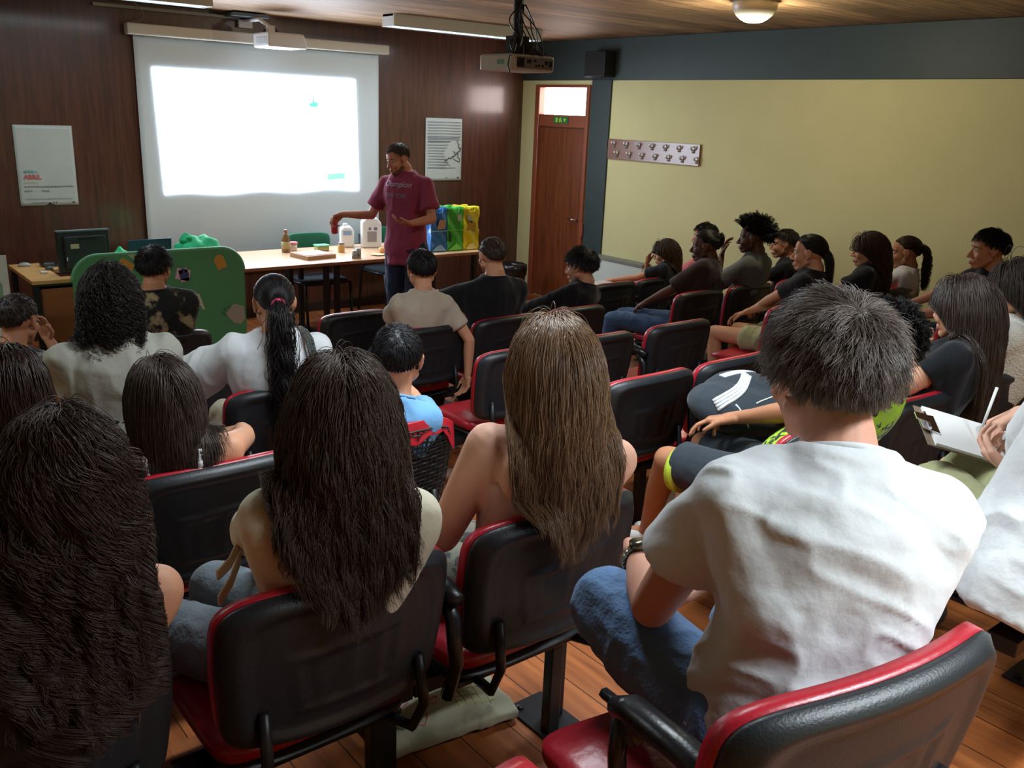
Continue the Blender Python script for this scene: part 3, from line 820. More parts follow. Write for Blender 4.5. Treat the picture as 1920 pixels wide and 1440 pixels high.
stick(rotpts([(-0.07, 0.02), (0.0, 0.085), (0.075, 0.05), (0.07, -0.05), (0.03, -0.08), (-0.02, -0.06)], (0.50, 0.53), 0.1), M_gy, 'mask_sticker')
obj('mask_cord', tube([(0.46, -0.014, 0.60), (0.42, -0.014, 0.585), (0.405, -0.014, 0.55), (0.43, -0.014, 0.53)], 0.003, 5), mat('cord_dark', (66, 92, 66), 0.6), gs)
# green cloth bag behind the stand
def blob(center, r, amp, seed, n=24, squash=1.0):
    rng = np.random.default_rng(seed)
    V = []; F = []
    ks = rng.normal(size=(8, 3)) * 4; ph = rng.uniform(0, 6, 8)
    for j in range(n + 1):
        th = PI * j / n
        for i in range(2 * n):
            a = PI * i / n
            d = np.array([math.sin(th) * math.cos(a), math.sin(th) * math.sin(a), math.cos(th)])
            k = 1 + amp * np.mean(np.sin(ks @ d + ph))
            V.append(tuple(np.array(center) + d * np.array(r) * k))
    for j in range(n):
        for i in range(2 * n):
            a = j * 2 * n + i; b = j * 2 * n + (i + 1) % (2 * n)
            F.append((a, b, b + 2 * n, a + 2 * n))
    return V, F
gb = obj('cloth_bag', join(blob((0.03, 0, 0.12), (0.20, 0.13, 0.12), 0.35, 3), blob((-0.05, -0.02, 0.21), (0.055, 0.05, 0.06), 0.3, 8)), mat('bag_green', (22, 178, 118), 0.7, bump=0.4, bscale=18), smooth=True, loc=(2.62, 7.42, 0.752))
tag(gb, 'bright green crumpled cloth bag on the desk behind the green stand', 'bag')
gb2 = obj('cloth_bag', blob((0, 0, 0.08), (0.06, 0.05, 0.10), 0.25, 5), mat('bag_green'  , (22, 178, 118)), smooth=True, loc=(2.06, 7.45, 0.752))
tag(gb2, 'small green cloth bundle left of the laptop', 'bag')

# roll-up banner at the left edge
bn = thing('banner', 'pale banner with green bin symbol at the left edge', 'banner', (0.88, 6.6, 0))
obj('banner_panel', box(-0.26, 0.24, -0.006, 0.006, 0.04, 1.05), mat('banner_white', (196, 208, 200), 0.5), bn)
obj('banner_symbol', join(prism([(0.13, 0.75), (0.19, 0.75), (0.20, 0.86), (0.18, 0.90), (0.14, 0.90), (0.12, 0.86)], -0.0085, -0.0065)), mat('symbol_green', (120, 160, 130), 0.6), bn)
obj('banner_base', box(-0.28, 0.26, -0.1, 0.1, 0, 0.05), M_metal, bn, bevel=0.006)

# things on the desks
M_bot = mat('brown_bottle', (122, 92, 52), 0.25, coat=0.4)
b = thing('bottle', 'brown liquid bottle with pinkish cap on the desk', 'bottle', (3.62, 7.82, 0.75))
obj('bottle_body', lathe([(0.038, 0), (0.04, 0.01), (0.04, 0.11), (0.034, 0.135), (0.016, 0.165), (0.015, 0.185)], n=24), M_bot, b, smooth=True)
obj('cap', lathe([(0.017, 0.183), (0.017, 0.205), (0.012, 0.207)], n=20), mat('cap_rose', (150, 88, 82), 0.4), b, smooth=True)
obj('paper_label', lathe([(0.0405, 0.035), (0.0405, 0.10)], n=24), mat('label_tan', (168, 156, 112), 0.6), b, smooth=True)
b = thing('food_tub', 'clear tub with pink lid right of the bottle', 'container', (3.72, 7.88, 0.75))
obj('tub', lathe([(0.034, 0), (0.038, 0.065)], n=20), mat('clear_tub', (206, 196, 196), 0.2, alpha=1), b, smooth=True)
obj('tub_lid', lathe([(0.042, 0.064), (0.042, 0.08), (0.038, 0.082)], n=20), mat('lid_pink', (226, 116, 128), 0.4), b, smooth=True)
b = thing('cardboard_tray', 'flat brown cardboard tray with white sheet on the desk', 'tray', (3.70, 7.47, 0.75), math.radians(8))
obj('tray_box', box(-0.14, 0.16, -0.15, 0.13, 0, 0.035), mat('cardboard', (176, 140, 108), 0.7), b, bevel=0.002)
obj('tray_sheet', box(-0.12, 0.14, -0.12, 0.11, 0.035, 0.039), mat('sheet_offwhite', (222, 208, 192), 0.6), b)
b = thing('food_tub', 'food tub with bright green lid on the desk', 'container', (3.96, 7.78, 0.75))
obj('tub', box(-0.06, 0.06, -0.045, 0.045, 0, 0.045), mat('tub_olive', (170, 168, 110), 0.3), b, bevel=0.01)
obj('tub_lid', box(-0.066, 0.066, -0.05, 0.05, 0.044, 0.058), mat('lid_green', (98, 196, 142), 0.4), b, bevel=0.006)
b = thing('jar', 'jar of amber contents with grey lid on the desk', 'jar', (4.08, 7.62, 0.75))
obj('glass_jar', lathe([(0.030, 0), (0.032, 0.01), (0.032, 0.065), (0.026, 0.075)], n=20), mat('jar_amber', (196, 158, 96), 0.2, coat=0.5), b, smooth=True)
obj('jar_lid', lathe([(0.028, 0.074), (0.028, 0.09), (0.02, 0.091)], n=20), mat('lid_grey', (120, 122, 124), 0.4), b, smooth=True)
for i, (x, y, h, c, lab) in enumerate(((4.005, 7.235, 0.075, (72, 84, 78), 'dark green tin, left of two beside the jar'), (4.055, 7.255, 0.09, (104, 88, 92), 'taller reddish tin standing behind the dark green tin'))):
    b = thing('tin', lab, 'tin', (x, y, 0.75))
    obj('tin_body', lathe([(0.024, 0), (0.025, 0.004), (0.025, h - 0.004)], n=20), mat('tin_%s' % ('green', 'red')[i], c, 0.35, rgb2=(176, 170, 160), nscale=40, noise=0.1), b, smooth=True)
    obj('tin_rim', lathe([(0.026, h - 0.005), (0.026, h), (0.02, h)], n=20), M_chrome, b, smooth=True)
def jerry(x, y, w, h, m, lab, labels, rz):
    b = thing('jerry_can', lab, 'jerry can', (x, y, 0.75), rz)
    o = obj('can_body', prism([(-w, 0), (w, 0), (w, h * 0.82), (w * 0.55, h), (-w * 0.5, h), (-w, h * 0.86)], -0.07, 0.07), m, b, bevel=0.018, seg=3)
    fixn(o)
    obj('screw_cap', lathe([(0.022, h - 0.002), (0.022, h + 0.022), (0.018, h + 0.024)], (-w * 0.2, 0, 0), 16), M_white, b, smooth=True)
    for x0, x1, z0, z1, mm in labels: obj('paper_label', box(x0, x1, -0.0725, -0.0705, z0, z1), mm, b)
    return b
M_can = mat('can_white', (226, 232, 236), 0.35)
jerry(4.50, 7.80, 0.095, 0.29, M_can, 'large white jerry can with grey label behind the presenter', [(-0.045, 0.045, 0.06, 0.16, mat('label_grey', (150, 150, 158), 0.6)), (0.02, 0.05, 0.175, 0.20, mat('label_navy', (104, 112, 140), 0.6)), (-0.03, -0.01, 0.175, 0.20, mat('label_navy', (104, 112, 140)))], math.radians(-22))
jerry(4.30, 7.92, 0.065, 0.20, M_can, 'smaller pale bottle-shaped can with blue label left of the jerry can', [(-0.04, 0.04, 0.12, 0.16, mat('label_blue', (140, 170, 216), 0.6))], math.radians(-22))
b = thing('paper_cup', 'small orange tub near the presenter on the desk', 'cup', (4.42, 7.45, 0.75))
obj('cup', lathe([(0.03, 0), (0.036, 0.045)], n=20), mat('tub_orange', (226, 170, 110), 0.4), b, smooth=True)
pl = obj('paper_plate', lathe([(0.05, 0.0), (0.07, 0.008), (0.072, 0.009), (0.05, 0.004)], n=24), mat('plate_tan', (214, 190, 150), 0.5), smooth=True, loc=(4.30, 7.33, 0.751)); tag(pl, 'small round paper plate at the desk edge', 'plate')

# three recycling shopping bags
def shop_bag(x, c, cd, label, sy, art):
    b = thing('shopping_bag', label, 'bag', (x, sy, 0.75))
    hw, d, h = 0.092, 0.10, 0.42
    N = 14
    V = []; F = []
    rng = np.random.default_rng(int(x * 100))
    ring = [(-hw, -d), (hw, -d), (hw, d), (-hw, d)]
    per = []
    for k in range(4):
        a, q = ring[k], ring[(k + 1) % 4]
        for i in range(N): per.append((a[0] + (q[0] - a[0]) * i / N, a[1] + (q[1] - a[1]) * i / N, k, i / N))
    M_ = 16
    for j in range(M_ + 1):
        z = h * j / M_
        for px, py, k, t in per:
            w = 0.007 * math.sin(z * 37 + t * 9 + x * 5) + 0.006 * math.sin(t * PI * 2 + z * 19)
            if k in (1, 3): px += -np.sign(px) * 0.05 * math.sin(PI * t) * min(1, z / 0.2)
            V.append((px + (w if k in (1, 3) else 0), py + (w if k in (0, 2) else 0), z if j < M_ else z + 0.004 * math.sin(t * 9)))
    n = len(per)
    for j in range(M_):
        for i in range(n):
            F.append((j * n + i, j * n + (i + 1) % n, (j + 1) * n + (i + 1) % n, (j + 1) * n + i))
    F.append(tuple(range(n - 1, -1, -1)))
    o = obj('bag_body', (V, F), c, b, smooth=True)
    s = o.modifiers.new('s', 'SOLIDIFY'); s.thickness = 0.002
    for pts, m in art: obj('printed_patch', prism(pts, -d - 0.014, -d - 0.0105), m, b)
    obj('bag_handle', join(tube([(-0.04, -d, h - 0.01), (-0.03, -d - 0.01, h - 0.05), (0.03, -d - 0.01, h - 0.05), (0.04, -d, h - 0.01)], 0.005, 6)), cd, b, smooth=True)
    return b
Mb = mat('bag_blue', (44, 112, 184), 0.3, bump=0.3, bscale=14, noise=0.15, nscale=9, coat=0.3)
Mg = mat('bag_lime', (64, 176, 58), 0.3, bump=0.3, bscale=14, noise=0.2, nscale=9, coat=0.3)
Myl = mat('bag_yellow', (222, 206, 30), 0.3, bump=0.3, bscale=14, noise=0.12, nscale=9, coat=0.3)
M_sl = mat('print_silver', (176, 184, 176), 0.4); M_tan = mat('print_tan', (186, 142, 112), 0.5); M_dk = mat('print_dark', (24, 62, 40), 0.5)
Mgh = mat('handle_green', (50, 150, 60), 0.5); Mbh = mat('handle_blue', (60, 130, 200), 0.5); Myh = mat('handle_yellow', (210, 196, 60), 0.5)
shop_bag(4.93, Mb, Mbh, 'blue recycling bag, left of three on the desk', 7.36, [([(-0.03, 0.22), (0.06, 0.22), (0.07, 0.30), (0.0, 0.31)], M_tan), ([(-0.08, 0.012), (0.08, 0.012), (0.02, 0.07), (-0.03, 0.06)], mat('print_lightblue', (130, 176, 216), 0.4)), ([(-0.09, 0.195), (0.09, 0.195), (0.09, 0.205), (-0.09, 0.205)], mat('print_lightblue', (130, 176, 216)))])
shop_bag(5.115, Mg, Mgh, 'green recycling bag, middle of three on the desk', 7.355, [([(0.02, 0.29), (0.07, 0.30), (0.06, 0.35), (0.01, 0.34)], M_sl), ([(-0.08, 0.10), (-0.055, 0.09), (-0.05, 0.16), (-0.075, 0.2)], M_dk), ([(-0.08, 0.012), (0.08, 0.012), (0.01, 0.08)], mat('print_lightgreen', (120, 210, 90), 0.4)), ([(-0.09, 0.2), (0.09, 0.2), (0.09, 0.206), (-0.09, 0.206)], mat('print_lightgreen', (120, 210, 90)))])
shop_bag(5.30, Myl, Myh, 'yellow recycling bag, right of three on the desk', 7.35, [([(-0.05, 0.30), (0.0, 0.26), (0.01, 0.30), (-0.05, 0.36)], M_sl), ([(-0.07, 0.20), (0.04, 0.19), (0.05, 0.26), (-0.02, 0.29)], mat('print_ochre', (176, 144, 40), 0.5)), ([(-0.06, 0.012), (0.07, 0.012), (0.02, 0.075), (-0.03, 0.06)], mat('print_cream', (232, 222, 150), 0.4)), ([(-0.08, 0.19), (0.09, 0.19), (0.09, 0.196), (-0.08, 0.196)], mat('print_cream', (232, 222, 150)))])

# visitor chairs behind the desk
M_gf = mat('green_fabric', (30, 104, 78), 0.85, bump=0.1, bscale=200)
M_df = mat('dark_fabric', (26, 34, 46), 0.85, bump=0.1, bscale=200)
def visitor(x, y, rz, label):
    t = thing('visitor_chair', label, 'chair', (x, y, 0), rz, 'green backed visitor chairs behind the desks')
    o = obj('seat', prism(rrect(-0.23, 0.23, -0.22, 0.22, 0.08, 5), 0.42, 0.47, 'XY'), M_df, t, bevel=0.015)
    V, F = sheet_geo(lambda u, v: (rr_warp(u, v)[0] * 0.23, 0.22 - 0.03 * (u * u), 0.56 + 0.30 * rr_warp(u, v)[1]), lambda u, v: (rr_warp(u, v)[0] * 0.23, 0.255 - 0.03 * (u * u), 0.56 + 0.30 * rr_warp(u, v)[1]), 14)
    o = obj('backrest', (V, F), M_gf, t, smooth=True); fixn(o)
    for sx in (-1, 1):
        obj('leg', tube([(sx * 0.235, -0.24, 0.0), (sx * 0.235, -0.20, 0.44)], 0.014, 8), M_metal, t, smooth=True)
        obj('leg', tube([(sx * 0.235, 0.26, 0.0), (sx * 0.235, 0.20, 0.44), (sx * 0.235, 0.235, 0.80)], 0.014, 8), M_metal, t, smooth=True)
    obj('side_rail', join(*[tube([(sx * 0.235, -0.2, 0.43), (sx * 0.235, 0.2, 0.43)], 0.012, 8) for sx in (-1, 1)]), M_metal, t, smooth=True)
    return t
visitor(4.02, 7.98, 0, 'visitor chair with green back and dark seat between bottle and tub')
visitor(4.95, 8.16, 0.1, 'visitor chair with green back half hidden by the presenter')
# waste bin with a black bag
wb = thing('waste_bin', 'waste bin lined with black bag in the front right corner', 'bin', (6.45, 8.0, 0))
obj('bin_body', lathe([(0.12, 0), (0.15, 0.36), (0.155, 0.38)], n=24), M_black, wb, smooth=True)
obj('bin_liner', join(lathe([(0.156, 0.30), (0.162, 0.37), (0.158, 0.42), (0.13, 0.43), (0.12, 0.38), (0.10, 0.30)], n=24)), mat('bin_bag', (20, 20, 22), 0.25, bump=0.5, bscale=20), wb, smooth=True)
# ------------------------------------------------------------------ figures
def A(*v): return np.array(v, float)
def nrm(v): v = np.asarray(v, float); return v / (np.linalg.norm(v) + 1e-12)
def rcone(a, b, ra, rb, n=14, flat=False):
    """closed tapered capsule"""
    a = A(*a); b = A(*b)
    x, y, d = basis(b - a)
    st = []
    if not flat:
        for k in (0, 1, 2): t = PI / 2 * (1 - k / 3); st.append((a - d * ra * math.sin(t), ra * math.cos(t) + 1e-4))
    st.append((a, ra)); st.append((b, rb))
    if not flat:
        for k in (1, 2, 3): t = PI / 2 * k / 3; st.append((b + d * rb * math.sin(t), rb * math.cos(t) + 1e-4))
    V = []; F = []
    for p, r in st:
        for k in range(n):
            an = 2 * PI * k / n
            V.append(tuple(p + r * (math.cos(an) * x + math.sin(an) * y)))
    for i in range(len(st) - 1):
        for k in range(n):
            q, w = i * n + k, i * n + (k + 1) % n
            F.append((q, w, w + n, q + n))
    F.append(tuple(range(n - 1, -1, -1)))
    m = (len(st) - 1) * n
    F.append(tuple(range(m, m + n)))
    return V, F
def ell(c, r, R=None, n=12):
    V = []; F = []
    R = np.eye(3) if R is None else np.asarray(R)
    for j in range(n + 1):
        th = PI * j / n
        th = min(max(th, 0.02), PI - 0.02)
        for i in range(2 * n):
            a = PI * i / n
            d = A(r[0] * math.sin(th) * math.cos(a), r[1] * math.sin(th) * math.sin(a), r[2] * math.cos(th))
            V.append(tuple(A(*c) + R @ d))
    for j in range(n):
        for i in range(2 * n):
            a, b = j * 2 * n + i, j * 2 * n + (i + 1) % (2 * n)
            F.append((b, a, a + 2 * n, b + 2 * n))
    F.append(tuple(range(2 * n)))
    F.append(tuple(range(n * 2 * n + 2 * n - 1, n * 2 * n - 1, -1)))
    return V, F
def loft(cs, xs, ys, rx, ry, n=24, p=2.4):
    V = []; F = []
    for c, x, y, a, b in zip(cs, xs, ys, rx, ry):
        for k in range(n):
            t = 2 * PI * k / n
            ct, st = math.cos(t), math.sin(t)
            V.append(tuple(c + a * x * math.copysign(abs(ct) ** (2 / p), ct) + b * y * math.copysign(abs(st) ** (2 / p), st)))
    for i in range(len(cs) - 1):
        for k in range(n):
            q, w = i * n + k, i * n + (k + 1) % n
            F.append((q, w, w + n, q + n))
    F.append(tuple(range(n - 1, -1, -1)))
    m = (len(cs) - 1) * n
    F.append(tuple(range(m, m + n)))
    return V, F
def remesh(geo, voxel, smooth=6):
    me = bpy.data.meshes.new('t')
    me.from_pydata([tuple(v) for v in geo[0]], [], [tuple(f) for f in geo[1]])
    o = bpy.data.objects.new('t', me)
    SC2.collection.objects.link(o)
    m = o.modifiers.new('r', 'REMESH'); m.mode = 'VOXEL'; m.voxel_size = voxel
    if smooth:
        s = o.modifiers.new('s', 'SMOOTH'); s.factor = 0.5; s.iterations = smooth
    VL2.update()
    e = o.evaluated_get(VL2.depsgraph)
    m2 = e.to_mesh()
    nv = len(m2.vertices); V = np.empty(nv * 3, np.float32); m2.vertices.foreach_get('co', V)
    nl = len(m2.loops); Lp = np.empty(nl, np.int32); m2.loops.foreach_get('vertex_index', Lp)
    npol = len(m2.polygons); ls = np.empty(npol, np.int32); m2.polygons.foreach_get('loop_start', ls)
    e.to_mesh_clear()
    bpy.data.objects.remove(o); bpy.data.meshes.remove(me)
    F = Lp.reshape(-1, 4) if nl == npol * 4 else None
    if F is None:
        ls = list(ls) + [nl]; F = [tuple(Lp[ls[i]:ls[i + 1]]) for i in range(npol)]
    return V.reshape(-1, 3).astype(float), F
def mesh_np(name, chunks, mats, parent=None, origin=(0, 0, 0), mi=None):
    """chunks: list of (V,F quads array)"""
    V = np.concatenate([c[0] for c in chunks]) - np.asarray(origin)
    Fs = []; off = 0
    for c in chunks:
        Fs += [tuple(int(i) + off for i in f) for f in c[1]] if not isinstance(c[1], np.ndarray) else (c[1] + off).tolist()
        off += len(c[0])
    me = bpy.data.meshes.new(name)
    me.from_pydata(V.tolist(), [], Fs)
    for m in mats: me.materials.append(m)
    me.polygons.foreach_set('use_smooth', [True] * len(me.polygons))
    if mi is not None: me.polygons.foreach_set('material_index', mi)
    me.update()
    o = bpy.data.objects.new(name, me)
    o.location = origin if parent is None else (0, 0, 0)
    link(o, parent)
    return o
# lattice noise
_lat = np.random.default_rng(5).uniform(-1, 1, (32, 32, 32))
def vnoise(P):
    P = np.asarray(P, float)
    i = np.floor(P).astype(int); f = P - i; f = f * f * (3 - 2 * f)
    out = 0
    for dx in (0, 1):
        for dy in (0, 1):
            for dz in (0, 1):
                w = (f[:, 0] if dx else 1 - f[:, 0]) * (f[:, 1] if dy else 1 - f[:, 1]) * (f[:, 2] if dz else 1 - f[:, 2])
                out = out + w * _lat[(i[:, 0] + dx) % 32, (i[:, 1] + dy) % 32, (i[:, 2] + dz) % 32]
    return out
def vnormals(V, F):
    if not isinstance(F, np.ndarray): return np.zeros_like(V)
    n = np.cross(V[F[:, 2]] - V[F[:, 0]], V[F[:, 3]] - V[F[:, 1]])
    N = np.zeros_like(V)
    for k in range(4): np.add.at(N, F[:, k], n)
    return N / (np.linalg.norm(N, axis=1)[:, None] + 1e-12)
def wrinkle(V, F, amp, sc, seed=0.0, dirs=None):
    N = vnormals(V, F)
    Q = V @ np.diag(sc) + seed * 7.3 if dirs is None else (V @ np.asarray(dirs).T) * sc + seed * 7.3
    w = vnoise(Q + 0.7 * vnoise(Q * 0.6 + 11)[:, None])
    h = np.clip(1 - np.abs(w) * 2.2, -0.4, 1)            # creased ridges
    w2 = vnoise(Q * 2.3 + 31)
    h = h + 0.45 * np.clip(1 - np.abs(w2) * 2.6, -0.3, 1)
    return V + N * (amp * h)[:, None]

def rotm(yaw=0, pitch=0, roll=0):
    """head frame: columns right, forward, up. yaw ccw from +Y, pitch down positive, roll to the right positive"""
    R = Matrix.Rotation(yaw, 3, 'Z') @ Matrix.Rotation(-pitch, 3, 'X') @ Matrix.Rotation(roll, 3, 'Y')
    return np.array(R)
def ik(a, t, l1, l2, hint):
    a = A(*a); t = A(*t)
    d = t - a; L = np.linalg.norm(d)
    L2 = min(L, (l1 + l2) * 0.995); dn = d / (L + 1e-9)
    x = (l1 * l1 - l2 * l2 + L2 * L2) / (2 * L2)
    h = math.sqrt(max(l1 * l1 - x * x, 1e-6))
    p = A(*hint); p = p - dn * (p @ dn); p = nrm(p)
    return a + dn * x + p * h, a + dn * L2
SKIN = {}
def skin(rgb):
    k = 'skin_%d_%d_%d' % rgb
    return mat(k, rgb, 0.55, noise=0.04, nscale=9, bump=0.06, bscale=260, spec=0.35, coord='Object')
def cloth(name, rgb, **k):
    k.setdefault('bump', 0.25); k.setdefault('bscale', 34)
    return mat(name, rgb, k.pop('rough', 0.9), sheen=0.15, spec=0.2, **k)
def hair_mat(name, rgb, rough=0.32, rnd=0.25, spec=0.28):
    if name in _mats: return _mats[name]
    m = bpy.data.materials.new(name); m.use_nodes = True
    nt = m.node_tree
    b = nt.nodes['Principled BSDF']
    c = s2l(rgb)
    hi = nt.nodes.new('ShaderNodeHairInfo')
    hs = nt.nodes.new('ShaderNodeHueSaturation')
    hs.inputs['Color'].default_value = (*c, 1)
    ma = nt.nodes.new('ShaderNodeMapRange'); ma.inputs[3].default_value = 1 - rnd * 1.8; ma.inputs[4].default_value = 1 + rnd * 2.4
    nt.links.new(hi.outputs['Random'], ma.inputs[0]); nt.links.new(ma.outputs[0], hs.inputs['Value'])
    nt.links.new(hs.outputs[0], b.inputs['Base Color'])
    b.inputs['Roughness'].default_value = rough + 0.06
    b.inputs['Specular IOR Level'].default_value = spec
    _mats[name] = m
    return m

HL = (np.radians([0, 40, 62, 80, 92, 108, 130, 155, 180]), [0.50, 0.47, 0.30, -0.02, 0.10, -0.05, -0.42, -0.55, -0.58])
def scalp_ok(d):
    az = np.abs(np.arctan2(d[:, 0], d[:, 1]))
    return d[:, 2] > np.interp(az, HL[0], HL[1])
def scalp_pts(n, rng, grow=1.0):
    out = []
    while sum(len(o) for o in out) < n:
        d = rng.normal(size=(n * 2, 3)); d /= np.linalg.norm(d, axis=1)[:, None]
        out.append(d[scalp_ok(d)])
    d = np.concatenate(out)[:n]
    return d
CR_C, CR_R = A(0, -0.014, 0.030), A(0.0755, 0.096, 0.086)
def curves_obj(name, P, rad0, rad1, m, parent):
    """P (N,K,3)"""
    N, K, _ = P.shape
    cu = bpy.data.hair_curves.new(name)
    cu.add_curves([K] * N)
    cu.position_data.foreach_set('vector', P.reshape(-1).astype(np.float32)) if hasattr(cu, 'position_data') else cu.attributes['position'].data.foreach_set('vector', P.reshape(-1).astype(np.float32))
    r = cu.attributes.get('radius') or cu.attributes.new('radius', 'FLOAT', 'POINT')
    t = np.linspace(0, 1, K)
    rr = np.tile(rad0 + (rad1 - rad0) * t ** 2, N).astype(np.float32)
    r.data.foreach_set('value', rr)
    cu.materials.append(m)
    o = bpy.data.objects.new(name, cu)
    link(o, parent)
    return o
def push_ell(P, c, R, r):
    """push points outside an ellipsoid with per strand grown radii r (N,3)"""
    q = (P - c) @ R                 # into local
    s = q / r
    L = np.linalg.norm(s, axis=1)
    ins = L < 1
    if ins.any():
        q[ins] = q[ins] / (L[ins][:, None] + 1e-9)
        P = P.copy(); P[ins] = q[ins] @ R.T + c
    return P
def push_cap(P, a, b, r):
    ab = b - a
    t = np.clip(((P - a) @ ab) / (ab @ ab), 0, 1)
    c = a + t[:, None] * ab
    d = P - c; L = np.linalg.norm(d, axis=1)
    ins = L < r
    if ins.any():
        P = P.copy(); rr = r[ins] if hasattr(r, '__len__') else r
        P[ins] = c[ins] + d[ins] / (L[ins][:, None] + 1e-9) * (rr[:, None] if hasattr(rr, '__len__') else rr)
    return P

def hand_geo(w, fd, pn, side, curl=(0.25, 0.35, 0.3), s=1.0, spread=0.06, thumb=0.3, index=None):
    """w wrist, fd direction of the fingers, pn where the palm looks, side +1 right / -1 left"""
    fd = nrm(fd); pn = nrm(np.asarray(pn) - fd * (np.asarray(pn) @ fd))
    th = np.cross(fd, pn) * side
    g = []
    L = 0.082 * s
    w = A(*w)
    offs = (0.030, 0.010, -0.010, -0.029)
    lens = ((0.043, 0.026, 0.021), (0.047, 0.030, 0.022), (0.043, 0.028, 0.021), (0.034, 0.021, 0.018))
    rad = (0.0088, 0.0090, 0.0085, 0.0075)
    for k in range(4):
        base = w + fd * (L * (1.0 if k in (0, 1) else 0.96 if k == 2 else 0.88)) + th * offs[k] * s
        g.append(rcone(w + th * offs[k] * 0.55 * s + fd * 0.01, base, 0.0165 * s, 0.0125 * s, 10))
        cu = curl if not (k == 0 and index) else index
        a = 0; p = base
        dl = nrm(fd + th * (offs[k] / 0.03) * spread)
        for j in range(3):
            a += cu[j] * (1 + 0.08 * k)
            dd = dl * math.cos(a) + pn * math.sin(a)
            q = p + dd * lens[k][j] * s
            g.append(rcone(p, q, rad[k] * s * (1 - 0.08 * j), rad[k] * s * (1 - 0.08 * (j + 1)), 8))
            p = q
    tb = w + fd * 0.022 * s + th * 0.022 * s
    d0 = nrm(fd * 0.75 + th * 0.65 + pn * 0.25)
    t1 = tb + d0 * 0.040 * s
    d1 = nrm(fd * 0.9 + th * (0.35 - thumb) + pn * (0.2 + thumb))
    t2 = t1 + d1 * 0.032 * s
    d2 = nrm(fd * 0.9 + th * (0.1 - thumb) + pn * (0.2 + thumb * 1.4))
    g += [rcone(w + th * 0.008, t1, 0.016 * s, 0.0125 * s, 10), rcone(t1, t2, 0.0115 * s, 0.010 * s, 8), rcone(t2, t2 + d2 * 0.024 * s, 0.010 * s, 0.0085 * s, 8)]
    return join(*g)

def head_geo(hc, R, s=1.0, jaw=1.0):
    def P(x, y, z): return hc + R @ (A(x, y, z) * s)
    def E(c, r): return ell(P(*c), tuple(x * s for x in r), R)
    def C(a, b, ra, rb, n=10): return rcone(P(*a), P(*b), ra * s, rb * s, n)
    g = [E(CR_C, CR_R), E((0, 0.028, -0.030), (0.060 * jaw, 0.062, 0.082)), E((0, 0.044, 0.040), (0.058, 0.044, 0.050)),
         E((0, 0.066, -0.098), (0.023, 0.022, 0.019))]
    for sx in (-1, 1):
        g += [C((sx * 0.054 * jaw, -0.002, -0.050), (sx * 0.014, 0.058, -0.100), 0.019, 0.017),
              E((sx * 0.036, 0.058, -0.036), (0.024, 0.026, 0.026)),
              C((sx * 0.044, 0.066, 0.020), (sx * 0.012, 0.083, 0.022), 0.010, 0.010),
              E((sx * 0.012, 0.097, -0.043), (0.009, 0.011, 0.008)),
              C((sx * 0.022, 0.081, -0.072), (0, 0.092, -0.069), 0.0055, 0.0075), C((sx * 0.020, 0.080, -0.079), (0, 0.090, -0.081), 0.0055, 0.0085)]
        # ear: rim curve, shell plate, lobe
        ex = sx * 0.073
        rim = [(ex, 0.012, 0.000), (ex + sx * 0.004, 0.006, 0.022), (ex + sx * 0.008, -0.012, 0.028), (ex + sx * 0.012, -0.024, 0.014), (ex + sx * 0.010, -0.022, -0.010), (ex + sx * 0.004, -0.008, -0.028), (ex + sx * 0.001, 0.004, -0.030)]
        for a, b in zip(rim[:-1], rim[1:]): g.append(C(a, b, 0.0050, 0.0050, 8))
        g.append(E((ex + sx * 0.004, -0.008, -0.002), (0.008, 0.018, 0.026)))
        g.append(E((ex + sx * 0.003, 0.001, -0.028), (0.006, 0.009, 0.009)))
    g += [C((0, 0.084, 0.008), (0, 0.110, -0.036), 0.0075, 0.0105), E((0, 0.112, -0.040), (0.010, 0.009, 0.009))]
    return join(*g)

